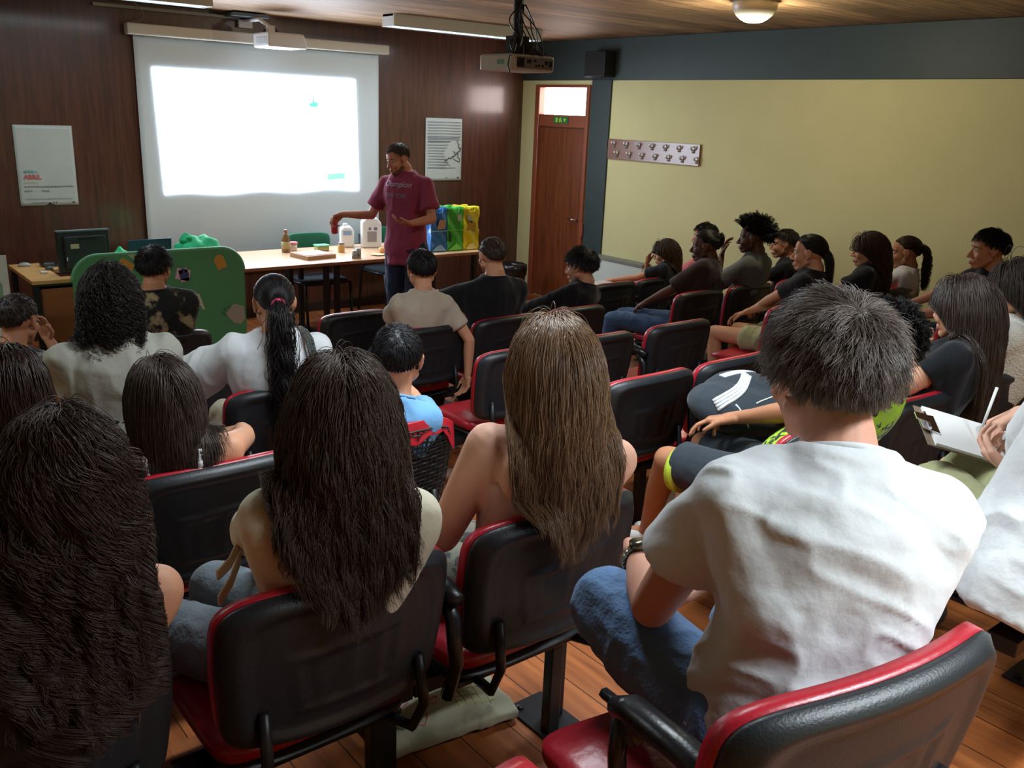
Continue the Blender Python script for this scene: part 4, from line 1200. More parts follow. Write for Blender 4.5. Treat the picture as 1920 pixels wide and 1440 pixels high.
PEOPLE = []
def person(label, head, seat, floor, yaw=None, hyaw=None, hp=0.05, hr=0.0, k=1.0, hs=0.96, skin_c=(196, 142, 108), top=None, bottom=None,
           hair=None, larm=None, rarm=None, lknee=None, rknee=None, lfoot=None, rfoot=None, vox=0.009, shoes=(60, 60, 66), stand=False,
           name='person', jaw=1.0, slump=0.03, shw=0.158, arm_r=1.0, tgt=(4.0, 7.0), limb=1.0, beard=None, hands=None, wide=1.0):
    """head: world head centre. seat: (x, y) of the pelvis. larm/rarm: dict(h=hand target, e=elbow hint, fd=, pn=, curl=)"""
    head = A(*head)
    if yaw is None: yaw = math.atan2(-(tgt[0] - head[0]), tgt[1] - head[1]) * 0.6
    if hyaw is None: hyaw = math.atan2(-(tgt[0] - head[0]), tgt[1] - head[1])
    origin = A(seat[0], seat[1], floor)
    R_h = rotm(hyaw, hp, hr)
    Fw = A(-math.sin(yaw), math.cos(yaw), 0); Rt = A(math.cos(yaw), math.sin(yaw), 0)
    pz = floor + (0.53 if not stand else stand)
    Pv = A(seat[0], seat[1], pz)
    Nk = head + R_h @ (A(0, -0.036, -0.097) * hs) * 1.0 - Fw * 0.012
    spine = Nk - Pv
    L = np.linalg.norm(spine); kk = k * L / 0.52 if False else k
    Up = spine / L
    ctrl = (Pv + Nk) / 2 - Fw * slump
    def sp(t): return (1 - t) ** 2 * Pv + 2 * t * (1 - t) * ctrl + t * t * Nk
    def fr(t):
        d = nrm(2 * (1 - t) * (ctrl - Pv) + 2 * t * (Nk - ctrl))
        x = nrm(Rt - d * (Rt @ d)); return x, np.cross(d, x)
    def torso(inf, t0=-0.10, t1=1.0, prof=None):
        st = [(-0.12, .125, .090), (0.0, .156, .114), (.15, .148, .110), (.35, .130, .098), (.55, .138, .102), (.70, .150, .106), (.80, .146, .098), (.88, .110, .080), (.95, .066, .062), (1.03, .050, .050)]
        if prof: st = prof
        cs, xs, ys, rx, ry = [], [], [], [], []
        for t in np.linspace(t0, t1, 16):
            x, y = fr(t)
            cs.append(sp(t)); xs.append(x); ys.append(y)
            rx.append(np.interp(t, [q[0] for q in st], [q[1] for q in st]) * k * wide + inf)
            ry.append(np.interp(t, [q[0] for q in st], [q[2] for q in st]) * k + inf)
        return loft(cs, xs, ys, rx, ry)
    x, y = fr(0.86)
    S0 = sp(0.815) - Fw * 0.005
    SR = S0 + x * shw * k; SL = S0 - x * shw * k
    ua, fa = 0.285 * k * limb, 0.245 * k * limb
    arms = {}
    for s, key, S, spec in ((1, 'R', SR, rarm), (-1, 'L', SL, larm)):
        if spec is None: spec = {}
        sh = A(*spec['s']) if 's' in spec else S
        dflt = Pv + Fw * 0.34 * k + Rt * s * 0.07 + A(0, 0, 0.11)
        h = A(*spec['h']) if 'h' in spec else dflt
        hint = spec.get('e', tuple(-Fw * 0.5 + Rt * s * 0.8 + A(0, 0, -0.8)))
        el, wr = ik(sh, h, ua, fa, hint)
        if 'E' in spec: el = A(*spec['E']); wr = h
        fd = nrm(spec.get('fd', wr - el)); 
        pn = spec.get('pn', (0.2 * -s * Rt + A(0, 0, -1)))
        arms[key] = dict(S=sh, E=el, W=wr, fd=fd, pn=pn, s=s, spec=spec)
    legs = {}
    for s, key, kn, ft in ((1, 'R', rknee, rfoot), (-1, 'L', lknee, lfoot)):
        H = Pv + Rt * s * 0.088 * k + A(0, 0, -0.005)
        if stand:
            K = A(*kn) if kn is not None else H + A(0, 0, -0.43 * k) + Fw * 0.02
            Ft = A(*ft) if ft is not None else A(H[0], H[1], floor + 0.08)
        else:
            K = A(*kn) if kn is not None else Pv + Fw * 0.43 * k + Rt * s * 0.13 * k + A(0, 0, -0.01)
            Ft = A(*ft) if ft is not None else A(K[0] + Fw[0] * 0.02, K[1] + Fw[1] * 0.02, floor + 0.085)
        legs[key] = (H, K, Ft, s)
    sk = skin(skin_c)
    top = top or {}
    bottom = bottom or {}
    # ---------------- body
    ar = arm_r * k
    g = [torso(0.0), rcone(sp(0.91), SR, 0.046 * k, 0.046 * k), rcone(sp(0.91), SL, 0.046 * k, 0.046 * k)]
    for a in arms.values(): g += [rcone(sp(0.75) + fr(0.75)[0] * a['s'] * 0.075 * k - fr(0.75)[1] * 0.016 * k, a['S'] - fr(0.8)[1] * 0.006, 0.078 * k, 0.048 * k), rcone(sp(0.91), a['S'], 0.044 * k, 0.046 * k)]
    if top.get('kind') == 'tank':
        g += [ell(sp(0.74) - fr(0.74)[1] * 0.062 * k + fr(0.74)[0] * q * 0.075 * k, (0.06 * k, 0.045 * k, 0.08 * k)) for q in (-1, 1)]
    for a in arms.values(): g.append(rcone(sp(0.46) + fr(0.46)[0] * a['s'] * 0.070 * k - fr(0.46)[1] * 0.026 * k, a['S'] - Up * 0.012 - fr(0.8)[1] * 0.016 * k, 0.070 * k, 0.044 * k))
    for a in arms.values():
        g += [rcone(a['S'], a['E'], 0.049 * ar, 0.037 * ar), rcone(a['E'], a['E'] + (a['W'] - a['E']) * 0.35, 0.036 * ar, 0.037 * ar), rcone(a['E'] + (a['W'] - a['E']) * 0.35, a['W'], 0.037 * ar, 0.024 * ar)]
    for H, K, Ft, s in legs.values():
        g += [rcone(H, K, 0.080 * k, 0.055 * k), rcone(K, K + (Ft - K) * 0.35, 0.052 * k, 0.052 * k), rcone(K + (Ft - K) * 0.35, Ft, 0.052 * k, 0.032 * k), rcone(Ft, Ft + Fw * 0.13 + A(0, 0, -0.045), 0.035 * k, 0.028 * k)]
    ch1 = remesh(join(*g), vox, 5)
    nt_, nb = head + R_h @ (A(0, -0.022, -0.045) * hs), sp(0.90)
    ch2 = remesh(join(head_geo(head, R_h, hs, jaw), rcone(nt_, Nk, 0.054 * hs * (0.9 + 0.1 * k), 0.056 * k), rcone(Nk, nb, 0.058 * k, 0.075 * k)), 0.0036 if vox < 0.008 else 0.0045, 4)
    chunks = [ch1, ch2]
    for a in arms.values():
        cu = a['spec'].get('curl', (0.3, 0.4, 0.3))
        hg = hand_geo(a['W'], a['fd'], a['pn'], a['s'], cu, 0.98 * k, thumb=a['spec'].get('thumb', 0.2), index=a['spec'].get('index'))
        chunks.append(remesh(join(hg, rcone(a['W'] - (a['W'] - a['E']) * 0.16, a['W'] + a['fd'] * 0.01, 0.0265 * ar, 0.022 * ar)), 0.0034, 3))
    body = mesh_np(name, chunks, [sk], None, origin)
    tag(body, label, 'person')
    def part(nm, chs, m, lab=None, parent=body):
        o = mesh_np(nm, chs, [m] if not isinstance(m, list) else m, parent, (0, 0, 0))
        o.data.transform(Matrix.Translation(tuple(-origin)))
        if lab: o['label'] = lab
        return o
    # ---------------- face details
    ew = mat('eye_white', (168, 158, 150), 0.25, spec=0.6)
    ir = mat('iris_brown', (44, 28, 20), 0.2)
    Hm = lambda q: head + R_h @ (A(*q) * hs)
    for sx in (-1, 1):
        e = part('eye', [(np.array(v), f) for v, f in [ell(Hm((sx * 0.0305, 0.0705, 0.001)), (0.0120 * hs,) * 3)]], ew)
        part('iris', [(np.array(v), f) for v, f in [ell(Hm((sx * 0.0305, 0.0795, 0.001)), (0.0062 * hs, 0.0042 * hs, 0.0062 * hs), R_h)]], ir, None, e)
    hcol = hair['c'] if hair else (20, 16, 14)
    hm = mat('hair_base_%d_%d_%d' % hcol, tuple(int(x * 0.8) for x in hcol), 0.5, bump=0.5, bscale=90, stretch=(1, 1, 1))
    part('eyebrow', [(np.array(v), f) for v, f in [join(*[rcone(Hm((sx * 0.046, 0.073, 0.021)), Hm((sx * 0.016, 0.0915, 0.024)), 0.0026, 0.0036, 6) for sx in (-1, 1)])]], hm)
    part('lips', [(np.array(v), f) for v, f in [join(*[rcone(Hm((sx * 0.019, 0.0855, -0.0735)), Hm((0, 0.0975, -0.071)), 0.0028, 0.0044, 6) for sx in (-1, 1)], *[rcone(Hm((sx * 0.017, 0.0845, -0.0795)), Hm((0, 0.0965, -0.081)), 0.0028, 0.0050, 6) for sx in (-1, 1)])]],
         mat('lips_%d_%d_%d' % skin_c, (min(255, int(skin_c[0] * 0.82)), int(skin_c[1] * 0.62), int(skin_c[2] * 0.62)), 0.45))
    if beard:
        bg = [rcone(Hm((sx * 0.0535, 0.010, -0.066)), Hm((sx * 0.016, 0.060, -0.101)), 0.0195, 0.0185, 10) for sx in (-1, 1)] + [ell(Hm((0, 0.070, -0.103)), (0.022, 0.021, 0.018), R_h)] + [rcone(Hm((-0.022, 0.088, -0.060)), Hm((0.022, 0.088, -0.060)), 0.004, 0.004, 6)]
        part('beard', [remesh(join(*bg), 0.004, 2)], mat('beard_hair', beard, 0.8, bump=0.5, bscale=300))
    # ---------------- clothes
    def sleeve(a, frac, r0, r1, inf=0.0):
        S, E_, W = a['S'], a['E'], a['W']
        out = []
        if frac <= 1:
            T = S + (E_ - S) * frac
            out.append(rcone(S, S + (E_ - S) * 0.2, r0 * k, r0 * k)); out.append(rcone(S + (E_ - S) * 0.1, T, r0 * k, r1 * k, 18, True))
        else:
            T = E_ + (W - E_) * (frac - 1)
            out += [rcone(S, E_, r0 * k, r1 * k), rcone(E_, T, r1 * k, r1 * k * 0.8, 16)]
        return out
    kind = top.get('kind', 'tee')
    if kind != 'none':
        inf = top.get('inf', 0.014)
        m = top['m']
        if kind == 'tank':
            g = [torso(inf, -0.08, 0.70)]
            straps = []
            for s_ in (-1, 1):
                pb = [sp(t) - fr(t)[1] * (0.118 * k) + fr(t)[0] * s_ * 0.062 * k for t in (0.66,)] + [sp(0.80) - fr(0.8)[1] * 0.118 * k + fr(0.8)[0] * s_ * 0.07 * k, sp(0.93) - fr(.9)[1] * 0.088 * k + fr(.9)[0] * s_ * 0.078 * k, sp(0.965) + fr(.9)[0] * s_ * 0.082 * k + A(0, 0, 0.004), sp(0.90) + fr(.9)[1] * 0.09 * k + fr(.9)[0] * s_ * 0.078 * k, sp(0.70) + fr(.7)[1] * 0.125 * k + fr(.7)[0] * s_ * 0.062 * k]
                for p_, q_ in zip(pb[:-1], pb[1:]): straps.append(rcone(p_, q_, 0.006, 0.006, 8))
            g += straps
            v = min(vox, 0.006)
        else:
            frac = top.get('sleeve', 0.62)
            g = [torso(inf, -0.16 if not stand else -0.20, 0.975, top.get('prof')), rcone(sp(0.885), SR, 0.054 * k, 0.056 * k), rcone(sp(0.885), SL, 0.054 * k, 0.056 * k)]
            for a in arms.values(): g += [rcone(sp(0.75) + fr(0.75)[0] * a['s'] * 0.075 * k - fr(0.75)[1] * 0.018 * k, a['S'] - fr(0.8)[1] * 0.006, 0.092 * k, 0.058 * k), rcone(sp(0.885), a['S'], 0.054 * k, 0.054 * k), rcone(sp(0.62) + fr(0.62)[0] * a['s'] * 0.085 * k, a['S'] + (a['E'] - a['S']) * 0.38, 0.075 * k, 0.056 * k), rcone(sp(0.46) + fr(0.46)[0] * a['s'] * 0.075 * k - fr(0.46)[1] * 0.030 * k, a['S'] - Up * 0.012 - fr(0.8)[1] * 0.018 * k, 0.082 * k, 0.056 * k)]
            for a in arms.values(): g += sleeve(a, frac, top.get('r0', 0.058), top.get('r1', 0.064))
            v = vox
        c = remesh(join(*g), v, 14 if vox < 0.0065 else 7)
        wr = top.get('wr', 0.006)
        c = (wrinkle(c[0], c[1], wr, top.get('wsc', (7, 7, 4)), seed=float(head[0]), dirs=top.get('wdir')), c[1])
        sh = part(top.get('name', 'shirt'), [c], m)
        if kind == 'tee':   # collar band
            pts = []
            x_, y_ = fr(0.985)
            for t in np.linspace(0, 2 * PI, 25):
                pts.append(sp(0.972) + x_ * math.cos(t) * (0.058 * k + 0.013) + y_ * math.sin(t) * (0.056 * k + 0.013) + nrm(np.cross(x_, y_)) * (-0.012 * math.sin(t) - 0.004))
            part('collar', [(np.array(v_), f_) for v_, f_ in [tube(pts, 0.0055, 8)]], m, None, sh)
    if bottom.get('kind', 'long') != 'none':
        kind = bottom.get('kind', 'long')
        g = [rcone(Pv + Rt * 0.06 * k, Pv - Rt * 0.06 * k, 0.125 * k, 0.125 * k), torso(0.010, -0.14, 0.14)]
        for H, K, Ft, s in legs.values():
            if kind == 'long':
                g += [rcone(H, K, 0.095 * k, 0.070 * k), rcone(K, K + (Ft - K) * 0.9, 0.068 * k, 0.056 * k * bottom.get('flare', 1.0))]
            else:
                fr_ = bottom.get('len', 0.80)
                g += [rcone(H, H + (K - H) * fr_ * 0.5, 0.098 * k, 0.090 * k), rcone(H + (K - H) * 0.3, H + (K - H) * fr_, 0.092 * k, bottom.get('hem', 0.088) * k, 18, True)]
        c = remesh(join(*g), vox, 5)
        c = (wrinkle(c[0], c[1], bottom.get('wr', 0.005), (9, 9, 9), seed=float(head[1])), c[1])
        part(bottom.get('name', 'trousers' if kind == 'long' else 'shorts'), [c], bottom['m'])
    sm_ = mat('shoe_%d_%d_%d' % shoes, shoes, 0.6, bump=0.1, bscale=60)
    for H, K, Ft, s in legs.values():
        d = nrm(Fw + Rt * s * 0.15)
        f0 = A(Ft[0], Ft[1], max(Ft[2] - 0.085, floor) if not stand or True else floor)
        part('shoe', [remesh(join(rcone(f0 + A(0, 0, 0.045) - d * 0.035, f0 + A(0, 0, 0.035) + d * 0.16, 0.042 * k, 0.034 * k), rcone(f0 + A(0, 0, 0.075) - d * 0.01, f0 + A(0, 0, 0.05) + d * 0.07, 0.042 * k, 0.036 * k), cbox(tuple(f0 + d * 0.06 + A(0, 0, 0.012)), (0.075 * k, 0.25 * k, 0.02), (0, 0, math.atan2(-d[0], d[1])))), 0.006, 3)], sm_)
    info = dict(body=body, head=head, R=R_h, hs=hs, sp=sp, fr=fr, k=k, SR=SR, SL=SL, Fw=Fw, Rt=Rt, Pv=Pv, origin=origin, part=part, hm=hm, arms=arms, legs=legs, Nk=Nk, skin=sk)
    if hair: make_hair(info, **hair)
    PEOPLE.append(info)
    return info

def cap_mesh(info, grow, amp=0.0, seed=0, dens=44, lower=True):
    """closed shell over the scalp"""
    head, R, hs = info['head'], info['R'], info['hs']
    V = []; N = dens
    idx = {}
    F = []
    dirs = []
    for j in range(N + 1):
        th = PI * j / N
        for i in range(2 * N):
            a = PI * i / N
            dirs.append((math.sin(th) * math.cos(a), math.sin(th) * math.sin(a), math.cos(th)))
    D = np.array(dirs)
    ok = scalp_ok(D)
    # thickness falls to nothing at the hairline
    az = np.abs(np.arctan2(D[:, 0], D[:, 1]))
    e = np.clip((D[:, 2] - np.interp(az, HL[0], HL[1])) / 0.16, 0, 1)
    e = e * e * (3 - 2 * e)
    rad = 1.0 + grow * (0.25 + 0.75 * e) 
    if amp: rad = rad + amp * e * vnoise(D * 9 + seed)
    Po = CR_C + D * CR_R * rad[:, None]
    Pi = CR_C + D * CR_R * 0.97
    keep = []
    for j in range(N):
        for i in range(2 * N):
            q = (j * 2 * N + i, j * 2 * N + (i + 1) % (2 * N), (j + 1) * 2 * N + (i + 1) % (2 * N), (j + 1) * 2 * N + i)
            if sum(ok[list(q)]) >= 3: keep.append(q)
    used = sorted(set(i for q in keep for i in q)); mp = {u: n for n, u in enumerate(used)}
    n1 = len(used)
    V = np.concatenate([Po[used], Pi[used]])
    F = [tuple(mp[i] for i in q) for q in keep] + [tuple(mp[i] + n1 for i in reversed(q)) for q in keep]
    from collections import Counter
    ec = Counter()
    for q in keep:
        for a, b in zip(q, q[1:] + q[:1]): ec[(a, b)] += 1
    for (a, b) in list(ec):
        if (b, a) not in ec: F.append((mp[b], mp[a], mp[a] + n1, mp[b] + n1))
    V = (V * hs) @ R.T + head
    return V, F

def make_hair(info, style='short', c=(24, 19, 17), n=2500, length=0.05, seed=1, wave=0.0, curl=0.0, clump=0.35, width=0.0006, part_x=0.0, tie=None, tail=0.3,
              layer=0.02, drape=None, mid=None, grow=None, rough=0.32, spread=1.0, curl_l=0.05, back=0.35, up=0.0, fringe=None, taillayer=0.018, lift=0.0, tcol=None, frizz=0.0012, grey=None):
    rng = np.random.default_rng(seed)
    head, R, hs = info['head'], info['R'], info['hs']
    origin = info['origin']
    m = hair_mat('strands_%d_%d_%d' % c, c, rough, spec=0.6 if rough < 0.31 else 0.28)
    g = grow if grow is not None else {'short': 0.06, 'afro': 0.16, 'long': 0.04, 'pony': 0.045, 'buzz': 0.02}[style]
    V, F = cap_mesh(info, g, 0.05 if style in ('short', 'afro') else 0.0, seed)
    cap = info['part']('hair', [(V, F)], info['hm'])
    d = scalp_pts(n, rng)
    root = CR_C + d * CR_R * (1.0 + g * 0.5)
    nl = d / CR_R; nl /= np.linalg.norm(nl, axis=1)[:, None]
    P0 = (root * hs) @ R.T + head
    Nn = nl @ R.T
    back_w = -R[:, 1]; up_w = R[:, 2]; rt_w = R[:, 0]
    fw_w = R[:, 1]
    down = A(0, 0, -1.0)
    tor = info
    def finish(P, K, w0, w1, name='hair_strands', par=cap, mm=m):
        return curves_obj(name, P - origin, w0, w1, mm, par)
    if style in ('short', 'buzz', 'afro'):
        K = 9
        L = length * rng.uniform(0.6, 1.15, n)
        # comb: forward/down around the crown whorl for short hair
        crown = nrm(A(0, -0.55, 0.83))
        t = d - crown; t = t - nl * np.sum(t * nl, axis=1)[:, None]; t /= np.linalg.norm(t, axis=1)[:, None] + 1e-9
        tw = t @ R.T
        if style == 'afro':
            dirv = Nn + rng.normal(size=(n, 3)) * 0.35 + up_w * up
        elif style == 'buzz':
            dirv = Nn * 0.9 + tw * 0.5 + rng.normal(size=(n, 3)) * 0.15
        else:
            lo = np.clip(0.15 - d[:, 2], 0, 0.6)[:, None]
            L = L * (1 - 1.1 * np.clip(0.0 - d[:, 2], 0, 0.55)) 
            dirv = Nn * (0.55 + up) + tw * 0.9 + rng.normal(size=(n, 3)) * 0.28
            dirv += (down * 0.8) * lo
        dirv /= np.linalg.norm(dirv, axis=1)[:, None]
        P = np.zeros((n, K, 3)); P[:, 0] = P0
        D = dirv.copy()
        ncl = max(30, n // 14)
        gi = rng.integers(0, ncl, n)
        for i in range(1, K):
            bend = {'afro': 0.05, 'buzz': 0.05}.get(style, 0.22)
            D = D + bend * (tw * 0.6 + down * 0.35)
            D /= np.linalg.norm(D, axis=1)[:, None]
            P[:, i] = P[:, i - 1] + D * (L / (K - 1))[:, None]
            gr = (CR_R * (1.0 + g * 0.6)) * hs
            P[:, i] = push_ell(P[:, i], head + R @ (CR_C * hs), R, np.tile(gr, (n, 1)))
        # clumping to the nearest of a few guide strands
        gsel = rng.choice(n, ncl, replace=False)
        dist = np.linalg.norm(P0[:, None] - P0[gsel][None], axis=2)
        near = gsel[np.argmin(dist, axis=1)]
        tt = np.linspace(0, 1, K)[None, :, None]
        P = P + (P[near] - P) * tt ** 1.2 * clump
        if curl:
            ph = rng.uniform(0, 6.28, n)[:, None] * 0.3 + rng.uniform(0, 6.28, n)[near][:, None]
            s = np.linspace(0, 1, K)[None] * L[:, None] / curl_l * 2 * PI
            a1 = np.cross(Nn, rt_w + 0.3); a1 /= np.linalg.norm(a1, axis=1)[:, None]; a2 = np.cross(Nn, a1)
            P = P + curl * np.linspace(0.2, 1, K)[None, :, None] * (np.cos(s + ph)[..., None] * a1[:, None] + np.sin(s + ph)[..., None] * a2[:, None])
        finish(P, K, width, width * 0.35)
        return
    # ------------- long styles
    if style == 'pony':
        tp = (A(*tie) * hs) @ R.T + head          # tie point in head frame
        K = 10
        P = np.zeros((n, K, 3))
        hc = head + R @ (CR_C * hs)
        offl = rng.uniform(0.0, 0.35, n)
        rr = np.tile(CR_R * hs, (n, 1)) * (1.0 + g + 0.05 * offl[:, None])
        for i in range(K):
            t = i / (K - 1)
            q = P0 * (1 - t) + tp * t
            dq = (q - hc) @ R / (CR_R * hs)
            Lq = np.linalg.norm(dq, axis=1)[:, None]
            onE = (dq / Lq * rr / hs * hs) @ R.T + hc
            lift_ = max(0, (t - 0.85) / 0.15)
            P[:, i] = onE * (1 - lift_) + (tp + rng.normal(size=(n, 3)) * 0.008) * lift_
        P += rng.normal(size=(n, 1, 3)) * 0.001
        finish(P, K, width, width)
        # tail
        nt = max(500, n // 3)
        st = tp + rng.normal(size=(nt, 3)) * 0.009
        D = np.tile(nrm(nrm(tp - hc) * 0.9 + up_w * 0.1), (nt, 1)) + rng.normal(size=(nt, 3)) * 0.22
        Ln = tail * rng.uniform(0.65, 1.05, nt)
        Pn = simulate(info, st, D, Ln, 26, rng, layer=taillayer, back=0.0, drape=drape, stiff=0.72)
        Pn = style_curves(Pn, Ln, rng, wave, curl, curl_l, clump, frizz)
        finish(Pn, 26, width * 1.1, width * 0.4)
        bt = info['part']('hair_tie', [(np.array(v), f) for v, f in [tube([tuple(tp + (rt_w * math.cos(a) + np.cross(nrm(tp - hc), rt_w) * math.sin(a)) * 0.021) for a in np.linspace(0, 2 * PI, 14)], 0.0085, 8)]], mat('tie_%d_%d_%d' % (tcol or (30, 26, 26)), tcol or (30, 26, 26), 0.6), None, cap)
        return
    # 'long': combed away from the parting and hanging
    side = np.sign(d[:, 0] - part_x + rng.normal(size=n) * 0.10)
    D = Nn * 0.04 + (side[:, None] * rt_w) * 0.22 * (d[:, 2:3] > 0.2) + back_w * (0.35 + 0.7 * np.clip(d[:, 1:2] + 0.3, 0, 1)) * back / 0.35 + down * 0.15 + up_w * lift
    D /= np.linalg.norm(D, axis=1)[:, None]
    Ln = length * rng.uniform(0.80, 1.05, n) * (1 - 0.08 * np.clip(d[:, 2], 0, 1))
    K = max(14, int(length / (0.012 if curl else 0.02)))
    P = simulate(info, P0, D, Ln, K, rng, layer=layer, back=back, drape=drape, spread=spread)
    P = style_curves(P, Ln, rng, wave, curl, curl_l, clump, frizz)
    finish(P, K, width, width * 0.4)

def style_curves(P, Ln, rng, wave, curl, curl_l, clump, frizz=0.003):
    n, K, _ = P.shape
    ncl = max(24, n // (100 if curl > 0.012 else 45))
    gsel = rng.choice(n, ncl, replace=False)
    ref = P[:, K // 2]
    near = np.empty(n, int)
    for i in range(0, n, 2000):
        near[i:i + 2000] = np.argmin(np.linalg.norm(ref[i:i + 2000, None] - ref[gsel][None], axis=2), axis=1)
    g = gsel[near]
    tt = np.linspace(0, 1, K)[None, :, None]
    P = P + (P[g] - P) * clump * np.clip(tt * 1.4 - 0.15, 0, 1) * rng.uniform(0.3, 1.0, n)[:, None, None]
    s = np.linspace(0, 1, K)[None] * Ln[:, None]
    ph = rng.uniform(0, 6.28, ncl)[near][:, None] + rng.normal(size=n)[:, None] * (0.2 if curl > 0.012 else 0.35)
    if wave:
        dr = rng.normal(size=(ncl, 3)); dr[:, 2] *= 0.1; dr /= np.linalg.norm(dr, axis=1)[:, None]
        P = P + (np.sin(s / 0.11 * 2 * PI + ph) * np.clip(s / 0.22, 0, 1))[..., None] * dr[near][:, None] * wave
    if curl:
        a1 = A(1, 0, 0); a2 = A(0, 1, 0)
        am = (np.clip(s / 0.14, 0, 1) * curl)[..., None]
        P = P + am * (np.cos(s / curl_l * 2 * PI + ph)[..., None] * a1 + np.sin(s / curl_l * 2 * PI + ph)[..., None] * a2)
    f = rng.normal(size=(n, K, 3)) * frizz * tt * 0.35
    f = np.cumsum(f, axis=1) * 0.5
    return P + f

def simulate(info, P0, D, Ln, K, rng, layer=0.02, back=0.35, drape=None, stiff=0.60, spread=1.0):
    head, R, hs, k = info['head'], info['R'], info['hs'], info['k']
    n = len(P0)
    hc = head + R @ (CR_C * hs)
    lay = rng.uniform(0, 1, n) ** 1.2 * layer
    layh = lay * 0.40
    rt_w, fw_w = R[:, 0], R[:, 1]
    wmax = 0.115 * spread
    back_w = -R[:, 1]
    P = np.zeros((n, K, 3)); P[:, 0] = P0
    ds = (Ln / (K - 1))[:, None]
    D = D / np.linalg.norm(D, axis=1)[:, None]
    sp, fr = info['sp'], info['fr']
    fc = head + R @ (A(0, 0.018, -0.035) * hs)
    caps = [(sp(0.90), info['SR'], 0.052 * k), (sp(0.90), info['SL'], 0.052 * k)]
    for s_ in (-1, 1):
        a = sp(0.74) + fr(0.74)[0] * s_ * 0.07 * k; b = sp(0.15) + fr(0.15)[0] * s_ * 0.05 * k
        caps.append((a, b, 0.100 * k))
    caps.append((head + R @ (A(0, -0.02, -0.05) * hs), info['Nk'], 0.058))
    for i in range(1, K):
        t = i / (K - 1)
        bw = back * max(0.0, 1 - t * 2.5)
        g = A(0, 0, -1.0) + back_w * bw
        rel = P[:, i - 1] - hc
        lat = rel @ rt_w; dep = rel @ fw_w
        below = (rel[:, 2] < -0.10 * hs)[:, None]
        ex = np.clip(np.abs(lat) - wmax, 0, 0.1) * np.sign(lat)
        g = g - below * (rt_w[None] * (ex * 14)[:, None] + fw_w[None] * (np.clip(dep + 0.045, 0, 0.12) * 12)[:, None])
        D = D * stiff + (1 - stiff) * g
        D /= np.linalg.norm(D, axis=1)[:, None]
        q = P[:, i - 1] + D * ds
        q = push_ell(q, hc, R, np.tile(CR_R * hs, (n, 1)) * 1.03 + layh[:, None])
        q = push_ell(q, fc, R, np.tile(A(0.070, 0.062, 0.090) * hs, (n, 1)) + layh[:, None] * 0.7)
        for a, b, r in caps: q = push_cap(q, a, b, r + 0.004 + lay * 0.6)
        if drape is not None:
            # backrest: hair that reaches below its top stays behind it
            ztop, yb = drape
            sel = (q[:, 2] < ztop) & (q[:, 1] > yb - 0.004 - lay * 0.3) & (q[:, 1] < yb + 0.10)
            q[sel, 1] = yb - 0.004 - lay[sel] * 0.3
        dn = q - P[:, i - 1]
        ln = np.linalg.norm(dn, axis=1)[:, None]
        D = dn / (ln + 1e-9)
        P[:, i] = P[:, i - 1] + D * ds * np.clip(ln / ds, 0.4, 1.2)
        rel = P[:, i] - hc
        lat = rel @ rt_w; dep = rel @ fw_w; zz = rel[:, 2] / hs
        md = np.interp(-zz, [0.04, 0.16], [0.06, -0.080]) - lay * 0.3
        ex = np.clip(dep - md, 0, 0.2) * 0.8 * (zz < -0.04)
        lx = np.clip(np.abs(lat) - np.interp(-zz, [0.05, 0.15], [0.13, wmax]) - lay * 0.4, 0, 0.2) * np.sign(lat) * 0.9 * (zz < -0.05)
        P[:, i] -= fw_w[None] * ex[:, None] + rt_w[None] * lx[:, None]
    return P
# ------------------------------------------------------------------ the people
DK = (30, 24, 21)
c_white = cloth('white_cotton', (214, 218, 220), bump=0.12, bscale=60)
c_cream = cloth('cream_cotton', (206, 200, 176))
c_grey = cloth('grey_cotton', (166, 166, 154))
c_black = cloth('black_cotton', (22, 24, 28))
c_blue = cloth('blue_cotton', (108, 160, 208))
c_beige = cloth('beige_cotton', (186, 172, 156))
c_burg = cloth('burgundy_cotton', (138, 58, 86), bump=0.2, bscale=20)
c_brown = cloth('brown_cotton', (50, 38, 38))
c_dgrey = cloth('dark_grey_cotton', (92, 96, 96))
c_jean = cloth('blue_denim', (92, 124, 164), bump=0.35, bscale=120, noise=0.12, nscale=9)
c_djean = cloth('dark_denim', (34, 48, 72), bump=0.2, bscale=80, noise=0.1, nscale=9)
c_gjean = cloth('grey_denim', (100, 110, 118), bump=0.3, bscale=120, noise=0.12, nscale=9)
c_bjean = cloth('mid_denim', (66, 92, 130), bump=0.2, bscale=80, noise=0.1, nscale=9)
c_khaki = cloth('khaki_cotton', (158, 160, 118))
c_flor = cloth('flowered_cotton', (24, 25, 26), rgb2=(150, 138, 104), nscale=13)
c_flor.node_tree.nodes['Color Ramp'].color_ramp.elements[0].position = 0.56
c_flor.node_tree.nodes['Color Ramp'].color_ramp.elements[1].position = 0.66
c_camo = cloth('camouflage_cotton', (54, 58, 58), rgb2=(142, 148, 140), nscale=26)
c_camo.node_tree.nodes['Color Ramp'].color_ramp.elements[0].position = 0.46
c_camo.node_tree.nodes['Color Ramp'].color_ramp.elements[1].position = 0.54
c_pat = cloth('patterned_trousers', (112, 112, 100), rgb2=(62, 66, 66), nscale=34)
c_pat.node_tree.nodes['Color Ramp'].color_ramp.elements[0].position = 0.52
c_pat.node_tree.nodes['Color Ramp'].color_ramp.elements[1].position = 0.58
c_neon = cloth('neon_green_cotton', (168, 214, 52), rgb2=(30, 40, 30), nscale=22)
c_neon.node_tree.nodes['Color Ramp'].color_ramp.elements[0].position = 0.54
c_neon.node_tree.nodes['Color Ramp'].color_ramp.elements[1].position = 0.58
c_sport = cloth('dark_sports_cloth', (48, 56, 64))
c_fluff = cloth('fluffy_white_knit', (214, 210, 198), bump=0.9, bscale=120)
